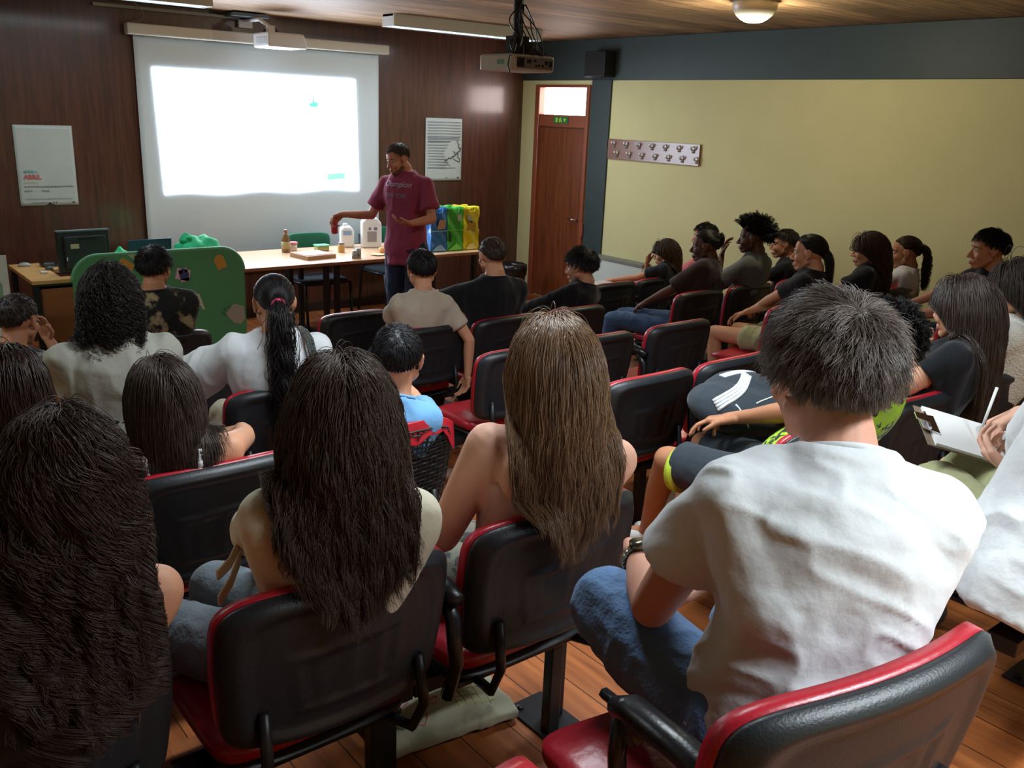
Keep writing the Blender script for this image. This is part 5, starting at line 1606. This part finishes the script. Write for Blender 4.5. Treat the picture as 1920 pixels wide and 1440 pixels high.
SK1, SK2, SK3, SK4, SK5 = (206, 150, 118), (196, 142, 108), (176, 122, 90), (96, 64, 48), (214, 164, 140)

# presenter, standing before the desk
face_ = math.atan2(0.90, -0.44)
M1 = person('man in burgundy lettered t-shirt and jeans standing before the desk, holding a red can', (4.00, 6.50, 1.668), (4.06, 6.46), 0.0, yaw=math.atan2(0.86, -0.50), hyaw=math.atan2(0.97, -0.06), hp=0.30, k=1.03, hs=0.98, skin_c=(190, 134, 112),
            stand=0.94, shw=0.175, slump=0.02, beard=(112, 76, 62), top=dict(m=c_burg, sleeve=0.72, r1=0.074, inf=0.022, wr=0.007), bottom=dict(m=c_djean),
            hair=dict(style='short', c=(74, 66, 64), n=1800, length=0.028, seed=3, width=0.0012, clump=0.2),
            rarm=dict(h=(3.66, 6.82, 1.20), e=(-0.2, 0.3, -1), fd=(-0.6, 0.45, -0.62), pn=(-0.2, -0.6, -0.6), curl=(0.7, 0.9, 0.6), thumb=0.5),
            larm=dict(h=(3.93, 6.18, 1.185), e=(0.8, -0.1, -0.8), fd=(-0.85, 0.25, 0.05), pn=(0, 0.2, 1), curl=(0.35, 0.4, 0.3)), vox=0.008, limb=1.0)
# front row
person('boy in dark flowered shirt in the front row before the green stand', (1.60, 5.14, 1.155), (1.62, 5.20), 0.0, skin_c=SK3, k=1.08, hyaw=-0.75, yaw=-0.2, top=dict(m=c_flor, sleeve=0.9), bottom=dict(m=c_djean),
       hair=dict(style='short', c=(22, 20, 22), n=2600, length=0.05, seed=5, width=0.0011, grow=0.10))
person('small girl with chin length brown hair near the heater, hand at her mouth', (5.76, 5.12, 0.985), (5.62, 5.22), 0.0, skin_c=SK2, k=0.82, hs=0.92, hyaw=0.55, yaw=0.3, hp=0.15, top=dict(m=c_black), bottom=dict(m=c_djean),
       hair=dict(style='long', c=(62, 44, 30), n=2600, length=0.22, seed=6, width=0.0014, wave=0.006, layer=0.035),
       rarm=dict(h=(5.70, 5.27, 0.88), e=(0.2, 0.5, -1), fd=(0.1, -0.1, 1), pn=(0.3, -1, 0)), larm=dict(h=(5.45, 5.40, 0.74), e=(-0.5, 0.3, -0.7)))
person('boy in pink striped shirt by the wall, behind the girl with the hair bun', (6.33, 5.20, 1.085), (6.25, 5.22), 0.0, skin_c=SK2, k=0.88, hyaw=0.6, top=dict(m=mat('striped_shirt', (204, 110, 116), 0.9), sleeve=0.9), bottom=dict(m=c_djean),
       hair=dict(style='short', c=(26, 22, 22), n=1500, length=0.045, seed=7, width=0.0016, grow=0.1))
# second row
person('boy in camouflage shirt at left edge with hand on his chin', (0.74, 4.26, 1.125), (0.66, 4.24), 0.1, skin_c=SK3, k=0.88, hyaw=-0.75, yaw=-0.35, hp=0.1, top=dict(m=c_camo), bottom=dict(m=c_djean),
       hair=dict(style='short', c=(44, 36, 30), n=2200, length=0.02, seed=8, width=0.0011, grow=0.04),
       rarm=dict(h=(0.88, 4.42, 0.99), e=(0.6, 0.1, -0.8), fd=(-0.2, -0.1, 0.9), pn=(-0.7, -0.6, 0.1)), larm=dict(h=(0.7, 4.55, 0.80)))
person('boy in beige t-shirt with short black hair and left arm hanging back', (2.76, 4.23, 1.198), (2.74, 4.27), 0.1, skin_c=SK1, k=0.86, hyaw=-0.38, yaw=-0.25, top=dict(m=c_beige, r1=0.07, wr=0.009), bottom=dict(m=c_djean),
       hair=dict(style='short', c=(24, 22, 25), n=3200, length=0.03, seed=9, width=0.0010, grow=0.05), vox=0.008,
       rarm=dict(h=(2.97, 4.06, 0.60), e=(0.7, -0.6, 0.1), fd=(-0.1, 0.1, -1), pn=(-1, 0, 0), curl=(0.4, 0.5, 0.4)))
person('heavier boy in black t-shirt with cropped brown hair, middle front', (3.27, 4.26, 1.239), (3.27, 4.30), 0.1, skin_c=SK1, k=1.02, hyaw=-0.2, yaw=-0.1, top=dict(m=c_black, sleeve=0.7), bottom=dict(m=c_djean),
       hair=dict(style='short', c=(58, 44, 36), n=2600, length=0.015, seed=10, width=0.0010, grow=0.03), larm=dict(h=(3.12, 4.66, 0.95), e=(-1, 0.2, -0.5)))
person('boy in black slouching in his seat, looking left in profile', (3.99, 4.26, 1.128), (3.84, 4.46), 0.1, skin_c=SK1, k=0.86, hyaw=0.35, yaw=0.25, hp=0.1, slump=0.10, top=dict(m=c_black, sleeve=1.7, r1=0.055), bottom=dict(m=c_djean),
       hair=dict(style='short', c=(26, 23, 23), n=2800, length=0.055, seed=11, width=0.0012, grow=0.11))
person('person in dark brown shirt and blue jeans with hair bun', (5.22, 4.27, 1.187), (5.05, 4.26), 0.1, skin_c=SK4, k=0.92, hyaw=0.6, yaw=0.35, top=dict(m=c_brown, sleeve=0.95, r1=0.074, inf=0.022), bottom=dict(m=c_bjean, flare=1.4),
       lknee=(4.80, 4.74, 0.60), rknee=(4.97, 4.80, 0.60), hair=dict(style='pony', c=(22, 18, 18), n=2200, seed=12, width=0.0016, tie=(0, -0.10, 0.075), tail=0.07, curl=0.008, taillayer=0.02))
person('boy in grey t-shirt with spiky curly black hair, hand on his mouth', (5.65, 4.19, 1.235), (5.62, 4.26), 0.1, skin_c=SK4, k=0.95, hyaw=0.6, yaw=0.2, top=dict(m=c_dgrey, sleeve=0.8), bottom=dict(m=c_djean),
       hair=dict(style='afro', c=(18, 15, 15), n=2600, length=0.085, seed=13, width=0.0018, clump=0.75, curl=0.006, up=0.6),
       larm=dict(h=(5.49, 4.33, 1.09), e=(-0.5, 0.3, -0.9), fd=(0.2, 0, 1), pn=(0.6, -0.8, 0)))
person('boy in black t-shirt next to the wall, hand raised to his face', (6.22, 4.30, 1.145), (6.22, 4.28), 0.1, skin_c=SK3, k=0.86, hyaw=0.65, yaw=0.4, top=dict(m=c_black), bottom=dict(m=c_djean),
       hair=dict(style='short', c=(36, 28, 25), n=1800, length=0.03, seed=14, width=0.0015, grow=0.07),
       larm=dict(h=(6.07, 4.42, 1.04), e=(-0.4, 0.4, -0.9), fd=(0, 0, 1), pn=(0.5, -0.8, 0)))
# third row
person('curly haired boy in grey t-shirt seen from behind at left', (0.86, 3.27, 1.385), (0.88, 3.34), 0.2, skin_c=SK3, k=1.0, hyaw=-0.35, yaw=-0.12, top=dict(m=c_grey, sleeve=0.8, r1=0.085, r0=0.07, inf=0.028, wr=0.010), bottom=dict(m=c_djean), vox=0.008,
       hair=dict(style='long', c=(30, 25, 23), n=5200, length=0.21, seed=15, width=0.0010, curl=0.012, curl_l=0.035, layer=0.045, clump=0.3, back=0.2, frizz=0.004))
P13 = person('girl in white t-shirt with long dark pony tail and pink hair tie', (1.47, 3.30, 1.305), (1.45, 3.34), 0.2, skin_c=SK2, k=0.97, hyaw=-0.28, yaw=-0.25, larm=dict(h=(1.22, 3.72, 0.90), e=(-1, -0.1, -0.5)), top=dict(m=c_white, sleeve=0.95, r1=0.095, r0=0.072, inf=0.026, wr=0.009), bottom=dict(m=c_cream), vox=0.008,
       hair=dict(style='pony', c=(26, 22, 24), n=5200, seed=16, width=0.0009, tie=(0, -0.122, 0.010), tail=0.50, wave=0.012, taillayer=0.022, clump=0.4, tcol=(196, 48, 84)))
person('girl in black t-shirt with black pony tail, elbow out and bare knee', (5.00, 3.27, 1.290), (4.92, 3.34), 0.2, skin_c=SK2, k=0.92, hyaw=0.45, yaw=0.2, top=dict(m=c_black, sleeve=0.7), bottom=dict(m=c_khaki, kind='shorts', len=0.5),
       lknee=(4.80, 3.78, 0.70), rknee=(5.02, 3.76, 0.70), lfoot=(4.80, 3.72, 0.28), hair=dict(style='pony', c=(24, 20, 21), n=3200, seed=17, width=0.0012, tie=(0, -0.105, -0.01), tail=0.28, taillayer=0.04, clump=0.1),
       larm=dict(h=(5.02, 3.66, 0.86), e=(-1, 0.1, -0.4)))
person('girl in black with long brown hair near the wall, third row', (5.64, 3.24, 1.275), (5.50, 3.34), 0.2, skin_c=SK2, k=0.85, hyaw=0.55, yaw=0.3, top=dict(m=c_black), bottom=dict(m=c_djean),
       hair=dict(style='long', c=(52, 36, 28), n=3200, length=0.36, seed=18, width=0.0013, layer=0.03, wave=0.006))
person('girl in white top with curly brown pony tail near the wall', (6.15, 3.26, 1.225), (6.07, 3.34), 0.2, skin_c=SK3, k=0.82, hyaw=0.55, yaw=0.2, top=dict(m=cloth('white_print', (206, 208, 216)), sleeve=0.5), bottom=dict(m=c_djean),
       hair=dict(style='pony', c=(48, 34, 27), n=2600, seed=19, width=0.0013, tie=(0, -0.105, 0.035), tail=0.30, curl=0.012, curl_l=0.05, taillayer=0.05, clump=0.1))
# fourth row
person('person with dark brown hair at the far left edge', (0.38, 2.42, 1.345), (0.28, 2.45), 0.3, skin_c=SK3, k=0.92, hyaw=-0.4, top=dict(m=c_black, sleeve=0.8), bottom=dict(m=c_djean),
       hair=dict(style='long', c=(46, 30, 26), n=4500, length=0.26, seed=20, width=0.0011, layer=0.03, wave=0.008))
person('girl with bare shoulders and straight dark hair, arm stretched along the seat', (0.76, 2.45, 1.262), (0.82, 2.46), 0.3, skin_c=SK1, k=0.90, hyaw=-0.05, yaw=-0.35, hr=-0.05, vox=0.007, top=dict(m=c_white, kind='tank'), bottom=dict(m=c_djean),
       hair=dict(style='long', c=(62, 51, 45), n=9000, length=0.29, seed=21, width=0.0008, layer=0.028, wave=0.004, back=0.25, clump=0.3),
       rarm=dict(h=(1.14, 2.84, 1.00), e=(0.8, -0.5, -0.1), fd=(-0.1, 0.9, -0.3), pn=(0, 0, -1), curl=(0.5, 0.6, 0.4)))
person('boy in sky blue t-shirt with short black hair, on the torn red chair', (1.49, 2.42, 1.282), (1.42, 2.46), 0.3, skin_c=SK1, k=0.76, hyaw=-0.55, yaw=-0.45, vox=0.007, top=dict(m=c_blue, wr=0.006), bottom=dict(m=c_djean), slump=0.05,
       hair=dict(style='short', c=(25, 24, 27), n=5200, length=0.024, seed=22, width=0.0009, grow=0.04), larm=dict(h=(1.60, 2.86, 1.0), e=(-0.5, 0.2, -0.9)), rarm=dict(h=(1.70, 2.74, 1.10), e=(0.7, 0.2, -0.9)))
person('dark haired boy in profile at the right edge with forearm on his knee', (5.44, 2.39, 1.405), (5.62, 2.46), 0.3, skin_c=SK3, k=0.95, hyaw=0.75, yaw=0.5, top=dict(m=c_black), bottom=dict(m=c_djean),
       hair=dict(style='short', c=(24, 22, 23), n=3200, length=0.04, seed=23, width=0.0012, grow=0.09),
       larm=dict(h=(5.30, 2.80, 0.92), e=(-0.6, -0.2, -0.7), fd=(-0.7, 0.6, -0.1)), rarm=dict(h=(5.45, 2.95, 0.92)))
# fifth row
P1 = person('girl with very long curly dark hair and bare shoulder in bottom left corner', (0.30, 1.50, 1.455), (0.22, 1.56), 0.4, skin_c=SK1, k=0.92, hyaw=-0.35, yaw=-0.2, vox=0.007, top=dict(m=c_black, kind='tank'), bottom=dict(m=c_djean),
       hair=dict(style='long', c=(66, 51, 46), n=13000, length=0.40, seed=31, width=0.0006, curl=0.022, curl_l=0.12, wave=0.025, layer=0.045, clump=0.9, drape=(1.23, 1.345), back=0.3, frizz=0.0006, spread=0.82),
       rarm=dict(h=(0.42, 1.90, 1.00), e=(0.9, -0.2, -0.5)))
P2 = person('girl in cream tie-sleeve top with long dark wavy hair and grey jeans', (0.79, 1.48, 1.474), (0.76, 1.56), 0.4, skin_c=SK1, k=0.90, hyaw=-0.40, yaw=-0.35, vox=0.007, top=dict(m=c_cream, sleeve=0.55, r1=0.068, wr=0.007), bottom=dict(m=c_gjean),
       lknee=(0.50, 1.98, 0.90), rknee=(0.72, 2.02, 0.90),
       hair=dict(style='long', c=(74, 58, 48), n=14000, length=0.36, seed=32, width=0.0006, wave=0.016, layer=0.055, clump=0.45, drape=(1.23, 1.345), back=0.3))
P3 = person('girl with long light brown hair over the chair back and bare shoulders', (1.32, 1.47, 1.498), (1.32, 1.56), 0.4, skin_c=SK5, k=0.92, hyaw=-0.45, yaw=-0.60, vox=0.007, top=dict(m=cloth('blush_top', (196, 160, 146)), kind='tank'), bottom=dict(m=c_pat, flare=1.3), hr=-0.02,
       lknee=(1.07, 1.98, 0.92), rknee=(1.30, 2.04, 0.90),
       hair=dict(style='long', c=(128, 99, 72), n=15000, length=0.395, seed=33, width=0.00055, wave=0.006, layer=0.045, clump=0.35, drape=(1.23, 1.335), back=0.35, rough=0.28),
       larm=dict(E=(1.125, 1.62, 1.085), h=(1.03, 1.83, 0.99), fd=(-0.1, 0.9, -0.3)), arm_r=1.2)
P4 = person('boy with curly black hair in neon green shirt and black shorts, bare leg out', (2.68, 1.45, 1.40), (2.44, 1.62), 0.4, skin_c=SK3, k=0.90, hyaw=0.2, yaw=0.3, vox=0.008, top=dict(m=c_neon), bottom=dict(m=c_sport, kind='shorts', len=0.85),
       lknee=(2.34, 1.99, 0.90), lfoot=(2.50, 2.20, 0.49), rknee=(2.62, 2.06, 0.88), rfoot=(2.62, 2.16, 0.485), shoes=(200, 200, 196),
       hair=dict(style='afro', c=(24, 21, 20), n=3200, length=0.045, seed=34, width=0.0012, clump=0.7, curl=0.006, grow=0.08),
       larm=dict(h=(2.44, 1.93, 1.03), e=(-0.9, 0.1, -0.3)))
P5 = person('girl in black t-shirt with long straight brown hair, fist raised beside her face', (3.20, 1.45, 1.455), (3.04, 1.56), 0.4, skin_c=SK1, k=0.92, hyaw=-0.15, yaw=0.15, vox=0.007, top=dict(m=c_black, sleeve=0.6, wr=0.007), bottom=dict(m=c_djean),
       hair=dict(style='long', c=(56, 42, 36), n=11000, length=0.46, seed=35, width=0.0007, layer=0.035, wave=0.003, clump=0.3, back=0.25, drape=None, rough=0.25),
       larm=dict(E=(2.95, 1.48, 1.205), h=(3.10, 1.55, 1.30), fd=(0.25, 0.05, 1), pn=(0.9, 0.3, 0), curl=(1.3, 1.4, 0.9), thumb=0.5))
P6 = person('girl in fluffy white top with long straight hair at the right edge', (3.60, 1.44, 1.49), (3.55, 1.56), 0.4, skin_c=SK2, k=0.9, hyaw=0.2, yaw=0.1, top=dict(m=c_fluff, sleeve=0.9, inf=0.03, r0=0.075, r1=0.08), bottom=dict(m=c_djean),
       hair=dict(style='long', c=(52, 44, 38), n=7000, length=0.28, seed=36, width=0.0009, layer=0.03, wave=0.002, clump=0.3))
# back row
P7 = person('man in plain white t-shirt with grey brown hair and wristwatch, seen from behind', (1.255, 0.76, 1.678), (1.15, 0.68), 0.6, skin_c=(206, 150, 126), k=1.0, hs=1.0, hyaw=-0.45, yaw=-0.58, hp=0.10, vox=0.006, slump=0.05, shw=0.165,
       top=dict(m=c_white, sleeve=0.56, r0=0.054, r1=0.070, inf=0.018, wr=0.007, wsc=(1.0, 1.0, 1.0), wdir=[(8, 4, 9), (-3, 5, 2.5), (1.5, -2, 3)]), bottom=dict(m=c_jean, wr=0.007),
       lknee=(1.10, 1.04, 1.18), rknee=(1.50, 1.02, 1.08), lfoot=(1.34, 1.16, 0.98),
       hair=dict(style='short', c=(100, 89, 82), n=18000, length=0.062, seed=41, width=0.0005, clump=0.55, grow=0.09, curl=0.003, rough=0.3),
       larm=dict(E=(1.060, 0.905, 1.262), h=(1.21, 1.08, 1.240), fd=(0.75, 0.55, -0.25), pn=(-0.3, 0.1, -1), curl=(0.4, 0.5, 0.4)),
       rarm=dict(h=(1.36, 1.02, 1.17), e=(0.9, -0.3, -0.7), fd=(-0.6, 0.6, -0.2), pn=(0, 0, -1)))
P8 = person('person in white shirt and khaki shorts writing on a clipboard at the right edge', (2.25, 0.74, 1.78), (2.16, 0.66), 0.6, skin_c=SK5, k=0.98, hyaw=0.0, yaw=0.10, hp=0.5, vox=0.006, top=dict(m=cloth('white_linen', (222, 226, 226)), sleeve=1.3, inf=0.035, r0=0.078, r1=0.088, wr=0.012, prof=[(-0.3, .26, .20), (-0.05, .24, .19), (0.2, .19, .14), (.5, .15, .11), (.75, .15, .11), (.88, .11, .08), (.95, .07, .064), (1.03, .05, .05)]), bottom=dict(m=c_khaki, kind='shorts', len=0.88, hem=0.10),
       lknee=(2.40, 1.12, 1.09), rknee=(2.60, 1.12, 1.09), hair=dict(style='short', c=(70, 50, 38), n=1500, length=0.05, seed=42, width=0.0015, grow=0.1),
       larm=dict(h=(2.35, 0.885, 1.195), e=(-0.9, -0.5, -0.8), fd=(0.35, 0.75, 0.15), pn=(0.5, -0.2, 0.9), curl=(0.4, 0.7, 0.5)),
       rarm=dict(h=(2.585, 0.975, 1.315), e=(0.9, -0.5, -0.8), fd=(-0.82, 0.30, -0.30), pn=(-0.3, -0.2, -1), curl=(0.8, 1.0, 0.6), thumb=0.5))

# ------------------------------------------------------------------ things worn and held
def ring(c, ax, r, w, n=20):
    x, y, d = basis(ax)
    return tube([tuple(A(*c) + (x * math.cos(a) + y * math.sin(a)) * r) for a in np.linspace(0, 2 * PI, n)], w, 6)
def on(info, nm, geo, m, lab=None, par=None):
    return info['part'](nm, [(np.array(geo[0]), geo[1])], m, lab, par or info['body'])
a = P7['arms']['L']; ax = nrm(a['W'] - a['E']); c = a['W'] - ax * 0.035
x, y, d = basis(ax)
band = join(*[cbox((0, 0, 0), (0.001, 0.001, 0.001))] + [tube([tuple(c + (x * math.cos(t) + y * math.sin(t)) * 0.031 - ax * 0.008), tuple(c + (x * math.cos(t) + y * math.sin(t)) * 0.031 + ax * 0.008)], 0.0052, 6) for t in np.linspace(0, 2 * PI, 22)][:-1])
band = (band[0][8:], [tuple(i - 8 for i in f) for f in band[1][6:]])
w = on(P7, 'wristwatch', band, mat('watch_steel', (176, 172, 150), 0.3, metal=0.9))
dr_ = nrm(A(-0.3, -0.2, 0.9) - ax * (A(-0.3, -0.2, 0.9) @ ax))
on(P7, 'watch_case', tube([tuple(c + dr_ * 0.030), tuple(c + dr_ * 0.042)], 0.019, 20), mat('watch_case', (120, 116, 100), 0.25, metal=0.9), None, w)
a = P8['arms']['L']; ax = nrm(a['W'] - a['E'])
for q in (0.03, 0.045): on(P8, 'bracelet', ring(a['W'] - ax * q, ax, 0.030, 0.0025), M_chrome)
a = P5['arms']['L']; ax = nrm(a['W'] - a['E'])
on(P5, 'wristwatch', ring(a['W'] - ax * 0.03, ax, 0.027, 0.006), M_metal)
# pink and sports details
a = P4['arms']['L']
hem = P4['legs']['L']; H, K, Ft, s_ = hem; ax = nrm(K - H)
on(P4, 'neon_hem', tube([tuple(H + (K - H) * 0.80 - A(0, 0, 0.02)), tuple(H + (K - H) * 0.87 - A(0, 0, 0.02))], 0.083, 20), mat('neon_trim', (190, 220, 60), 0.7), 'neon yellow shorts hem')
# strap over the white t-shirt of the pony tail girl
sp, fr, k = P13['sp'], P13['fr'], P13['k']
pts = []
for t, off, lat in ((0.45, -0.142, 0.17), (0.60, -0.148, 0.155), (0.75, -0.144, 0.135), (0.86, -0.128, 0.122), (0.93, -0.09, 0.112), (0.955, -0.02, 0.105), (0.93, 0.07, 0.10), (0.80, 0.14, 0.10)):
    x, y = fr(t); pts.append(sp(t) + y * off * k + x * lat * k + A(0, 0, 0.02 if t > 0.92 else 0))
g = []
on(P13, 'bag_strap', join(*[rcone(p + dd, q + dd, 0.007, 0.007, 8) for p, q in zip(pts[:-1], pts[1:]) for dd in (P13['Rt'] * 0.010, P13['Rt'] * -0.010, P13['Rt'] * 0.0)]), cloth('woven_strap', (36, 40, 40), rgb2=(96, 98, 92), nscale=160))
# loose sleeve ties of the cream top
a = P2['arms']['L']
S0 = a['S'] + (a['E'] - a['S']) * 0.45
for q, (dx, dz) in enumerate(((-0.055, -0.035), (-0.055, -0.06))):
    p0 = S0 + A(-0.05, 0.0, -0.02 - q * 0.03)
    pts = [p0, p0 + A(dx * 0.5, -0.02, dz * 0.4 - 0.01), p0 + A(dx, -0.03, dz)]
    on(P2, 'sleeve_tie', join(*[rcone(p + A(0, 0, e), r_ + A(0, 0, e), 0.004, 0.004, 6) for p, r_ in zip(pts[:-1], pts[1:]) for e in (-0.008, -0.004, 0, 0.004, 0.008)]), c_cream)
# lettering on the burgundy t-shirt, pressed onto the chest
from mathutils.bvhtree import BVHTree
shirt = [c for c in M1['body'].children if c.name.startswith('shirt')][0]
bv = BVHTree.FromPolygons([v.co for v in shirt.data.vertices], [tuple(p.vertices) for p in shirt.data.polygons])
def chest_text(s, size, du, dv, shear, m, sx=1.0, bold=0.0):
    o = text('chest_lettering', s, size, m, shirt, (0, 0, 0), (0, 0, 0), ext=0.0, align='CENTER', shear=shear, sx=1.0, bold=bold)
    Fd, Rg = M1['Fw'], -M1['Rt']      # seen from the front
    base = M1['sp'](0.74) - M1['origin']
    bm = bmesh.new(); bm.from_mesh(o.data)
    bmesh.ops.triangulate(bm, faces=bm.faces)
    bmesh.ops.subdivide_edges(bm, edges=[e for e in bm.edges if e.calc_length() > 0.012], cuts=2)
    for v in bm.verts:
        p = base + Rg * (v.co.x * sx + du) + A(0, 0, v.co.y + dv)
        st = Vector(tuple(p + Fd * 0.5))
        hit = bv.ray_cast(st, Vector(tuple(-Fd)))
        v.co = (hit[0] + Vector(tuple(Fd)) * 0.003) if hit[0] else Vector(tuple(p + Fd * 0.13))
    bm.to_mesh(o.data); bm.free()
    return o
M_let = mat('lettering_pale', (172, 158, 186), 0.6)
chest_text('Champion', 0.062, -0.015, 0.030, 0.35, M_let, 0.92, 0.0006)
chest_text('NEW YORK', 0.046, -0.02, -0.055, 0.0, mat('lettering_mauve', (136, 112, 142), 0.6), 0.80, 0.0008)
# red can in the presenter's hand
a = M1['arms']['R']
gp = a['W'] + a['fd'] * 0.085 * 1.0 + nrm(a['pn']) * 0.03
cn = thing('drink_can', "red can hanging from the presenter's outstretched hand", 'can', tuple(gp + A(0, 0, -0.085)))
obj('can_body', lathe([(0.020, 0), (0.027, 0.006), (0.028, 0.012), (0.028, 0.112), (0.022, 0.122)], n=24), mat('can_red', (196, 62, 74), 0.35, noise=0.1, nscale=30), cn, smooth=True)
obj('can_lid', lathe([(0.022, 0.121), (0.022, 0.124), (0.018, 0.122)], n=24), M_chrome, cn, smooth=True)
# clipboard and pen
cb = thing('clipboard', 'clipboard with white paper and metal clip on khaki lap', 'clipboard', (2.47, 1.04, 1.245))
cb.rotation_euler = (math.radians(14), math.radians(-14), math.radians(42))
obj('board', box(-0.10, 0.10, -0.14, 0.14, -0.003, 0.0), mat('board_brown', (120, 104, 86), 0.5), cb)
obj('paper_stack', box(-0.095, 0.095, -0.135, 0.12, 0.0, 0.008), mat('writing_paper', (226, 226, 224), 0.7), cb)
obj('clip', join(prism([(-0.045, 0.10), (0.045, 0.10), (0.035, 0.145), (-0.035, 0.145)], 0.008, 0.012, 'XY'), tube([(-0.04, 0.13, 0.016), (0.04, 0.13, 0.016)], 0.005, 8), prism([(-0.02, 0.13), (0.02, 0.13), (0.016, 0.165), (-0.016, 0.165)], 0.02, 0.024, 'XY')), M_chrome, cb)
a = P8['arms']['R']
tip = A(2.475, 1.02, 1.262); pb = tip + nrm(A(0.40, 0.06, 0.55)) * 0.145
pn_ = thing('pen', 'white pen in the writing hand over the clipboard', 'pen', tuple(tip))
obj('barrel', tube([tuple((pb - tip) * 0.08), tuple((pb - tip))], [0.0035, 0.0045], 10), M_white, pn_, smooth=True)
obj('nib', tube([(0, 0, 0), tuple((pb - tip) * 0.09)], [0.0008, 0.0035], 8), M_metal, pn_, smooth=True)
# sports bag on the lap of the boy in shorts
bg = thing('sports_bag', 'black and white sports bag lying across the boy in shorts', 'bag', (2.66, 1.94, 1.02))
g = remesh(join(ell((0, 0, 0.03), (0.20, 0.15, 0.085), np.array(Euler((0.15, 0.1, -0.5)).to_matrix()), 14), ell((0.06, 0.05, 0.07), (0.15, 0.11, 0.07), np.array(Euler((0.1, 0, -0.4)).to_matrix()), 14)), 0.008, 8)
g = (wrinkle(g[0], g[1], 0.005, (8, 8, 8), 4.0), g[1])
o = mesh_np('bag_body', [g], [c_sport], bg)
bvb = BVHTree.FromPolygons([v.co for v in o.data.vertices], [tuple(p.vertices) for p in o.data.polygons])
def on_bag(pts, w, m, nm, dirn=(-0.35, -0.55, 0.75)):
    dv = Vector(dirn).normalized()
    out = []
    for p in pts:
        hit = bvb.ray_cast(Vector(p) + dv * 0.5, -dv)
        if hit[0]: out.append(tuple(hit[0] + dv * 0.001))
    if len(out) > 1: obj(nm, tube(out, w, 6), m, bg, smooth=True)
M_wt = cloth('white_trim', (216, 222, 228))
for j, z in enumerate((0.0, 0.012, 0.024, 0.036)):
    on_bag([(-0.16 + 0.26 * t, -0.02 + z * 0.6 + 0.10 * t - 0.03 * math.sin(t * PI), 0.05 + z) for t in np.linspace(0, 1, 16)], [0.010 * (math.sin(min(1, q * 1.6) * PI / 2) * (1 - q) + 0.05) for q in np.linspace(0, 1, 16)][:16] if False else 0.006, M_wt, 'white_flash')
on_bag([(-0.10 + 0.0 * t, -0.14 + 0.1 * t, 0.0 + 0.05 * t) for t in np.linspace(0, 1, 10)], 0.003, M_wt, 'piping')
on_bag([(-0.02 + 0.22 * t, -0.06 + 0.02 * t, 0.03) for t in np.linspace(0, 1, 12)], 0.003, M_wt, 'piping')
for j in range(3): on_bag([(0.0 + 0.16 * t, 0.10 + 0.01 * j - 0.02 * t, 0.1) for t in np.linspace(0, 1, 10)], 0.005, M_wt, 'white_flash')
# tote bag lying on the floor under the seats
tb = thing('tote_bag', 'pale cloth tote bag with small painted hearts lying on the floor', 'bag', (1.25, 1.82, 0.401), math.radians(-8))
g = remesh(join(cbox((0, 0, 0.03), (0.40, 0.24, 0.035)), ell((0.02, 0.0, 0.04), (0.16, 0.10, 0.04))), 0.006, 14)
g = (wrinkle(g[0], g[1], 0.006, (10, 10, 10), 2.0), g[1])
o = mesh_np('bag_cloth', [g], [cloth('tote_cloth', (166, 164, 140))], tb)
bvb = BVHTree.FromPolygons([v.co for v in o.data.vertices], [tuple(p.vertices) for p in o.data.polygons])
def on_tote(pts, w, m, nm):
    out = []
    for x_, y_ in pts:
        hit = bvb.ray_cast(Vector((x_, y_, 0.5)), Vector((0, 0, -1)))
        if hit[0]: out.append(tuple(hit[0] + Vector((0, 0, 0.001))))
    if len(out) > 1: obj(nm, tube(out, w, 5), m, tb, smooth=True)
def heart(cx, cy, s, r=0.0):
    return [(cx + s * (math.cos(r) * 16 * math.sin(t) ** 3 - math.sin(r) * (13 * math.cos(t) - 5 * math.cos(2 * t) - 2 * math.cos(3 * t))) / 17, cy + s * (math.sin(r) * 16 * math.sin(t) ** 3 + math.cos(r) * (13 * math.cos(t) - 5 * math.cos(2 * t) - 2 * math.cos(3 * t) - math.cos(4 * t))) / 17) for t in np.linspace(0, 2 * PI, 22)]
for cx, cy, s, r, mm in ((-0.13, -0.04, 0.025, 0.2, mat('paint_teal', (86, 140, 130), 0.7)), (-0.10, 0.02, 0.022, -0.3, mat('paint_pink', (206, 110, 130), 0.7)), (-0.07, -0.06, 0.022, 0.1, mat('paint_rose', (200, 140, 130), 0.7)), (-0.06, 0.05, 0.02, 0.3, mat('paint_teal', (86, 140, 130))), (-0.02, -0.02, 0.018, 0, mat('paint_pink', (206, 110, 130)))):
    on_tote(heart(cx, cy, s, r), 0.0022, mm, 'painted_heart')
M_ol = mat('paint_olive', (190, 184, 120), 0.7)
for j in range(5):
    on_tote([(0.04 + 0.025 * j, -0.07 + 0.14 * t) for t in np.linspace(0, 1, 8)], 0.0015, M_ol, 'painted_line')
    on_tote([(0.02 + 0.14 * t, -0.06 + 0.028 * j) for t in np.linspace(0, 1, 8)], 0.0015, M_ol, 'painted_line')
bpy.data.scenes.remove(SC2)
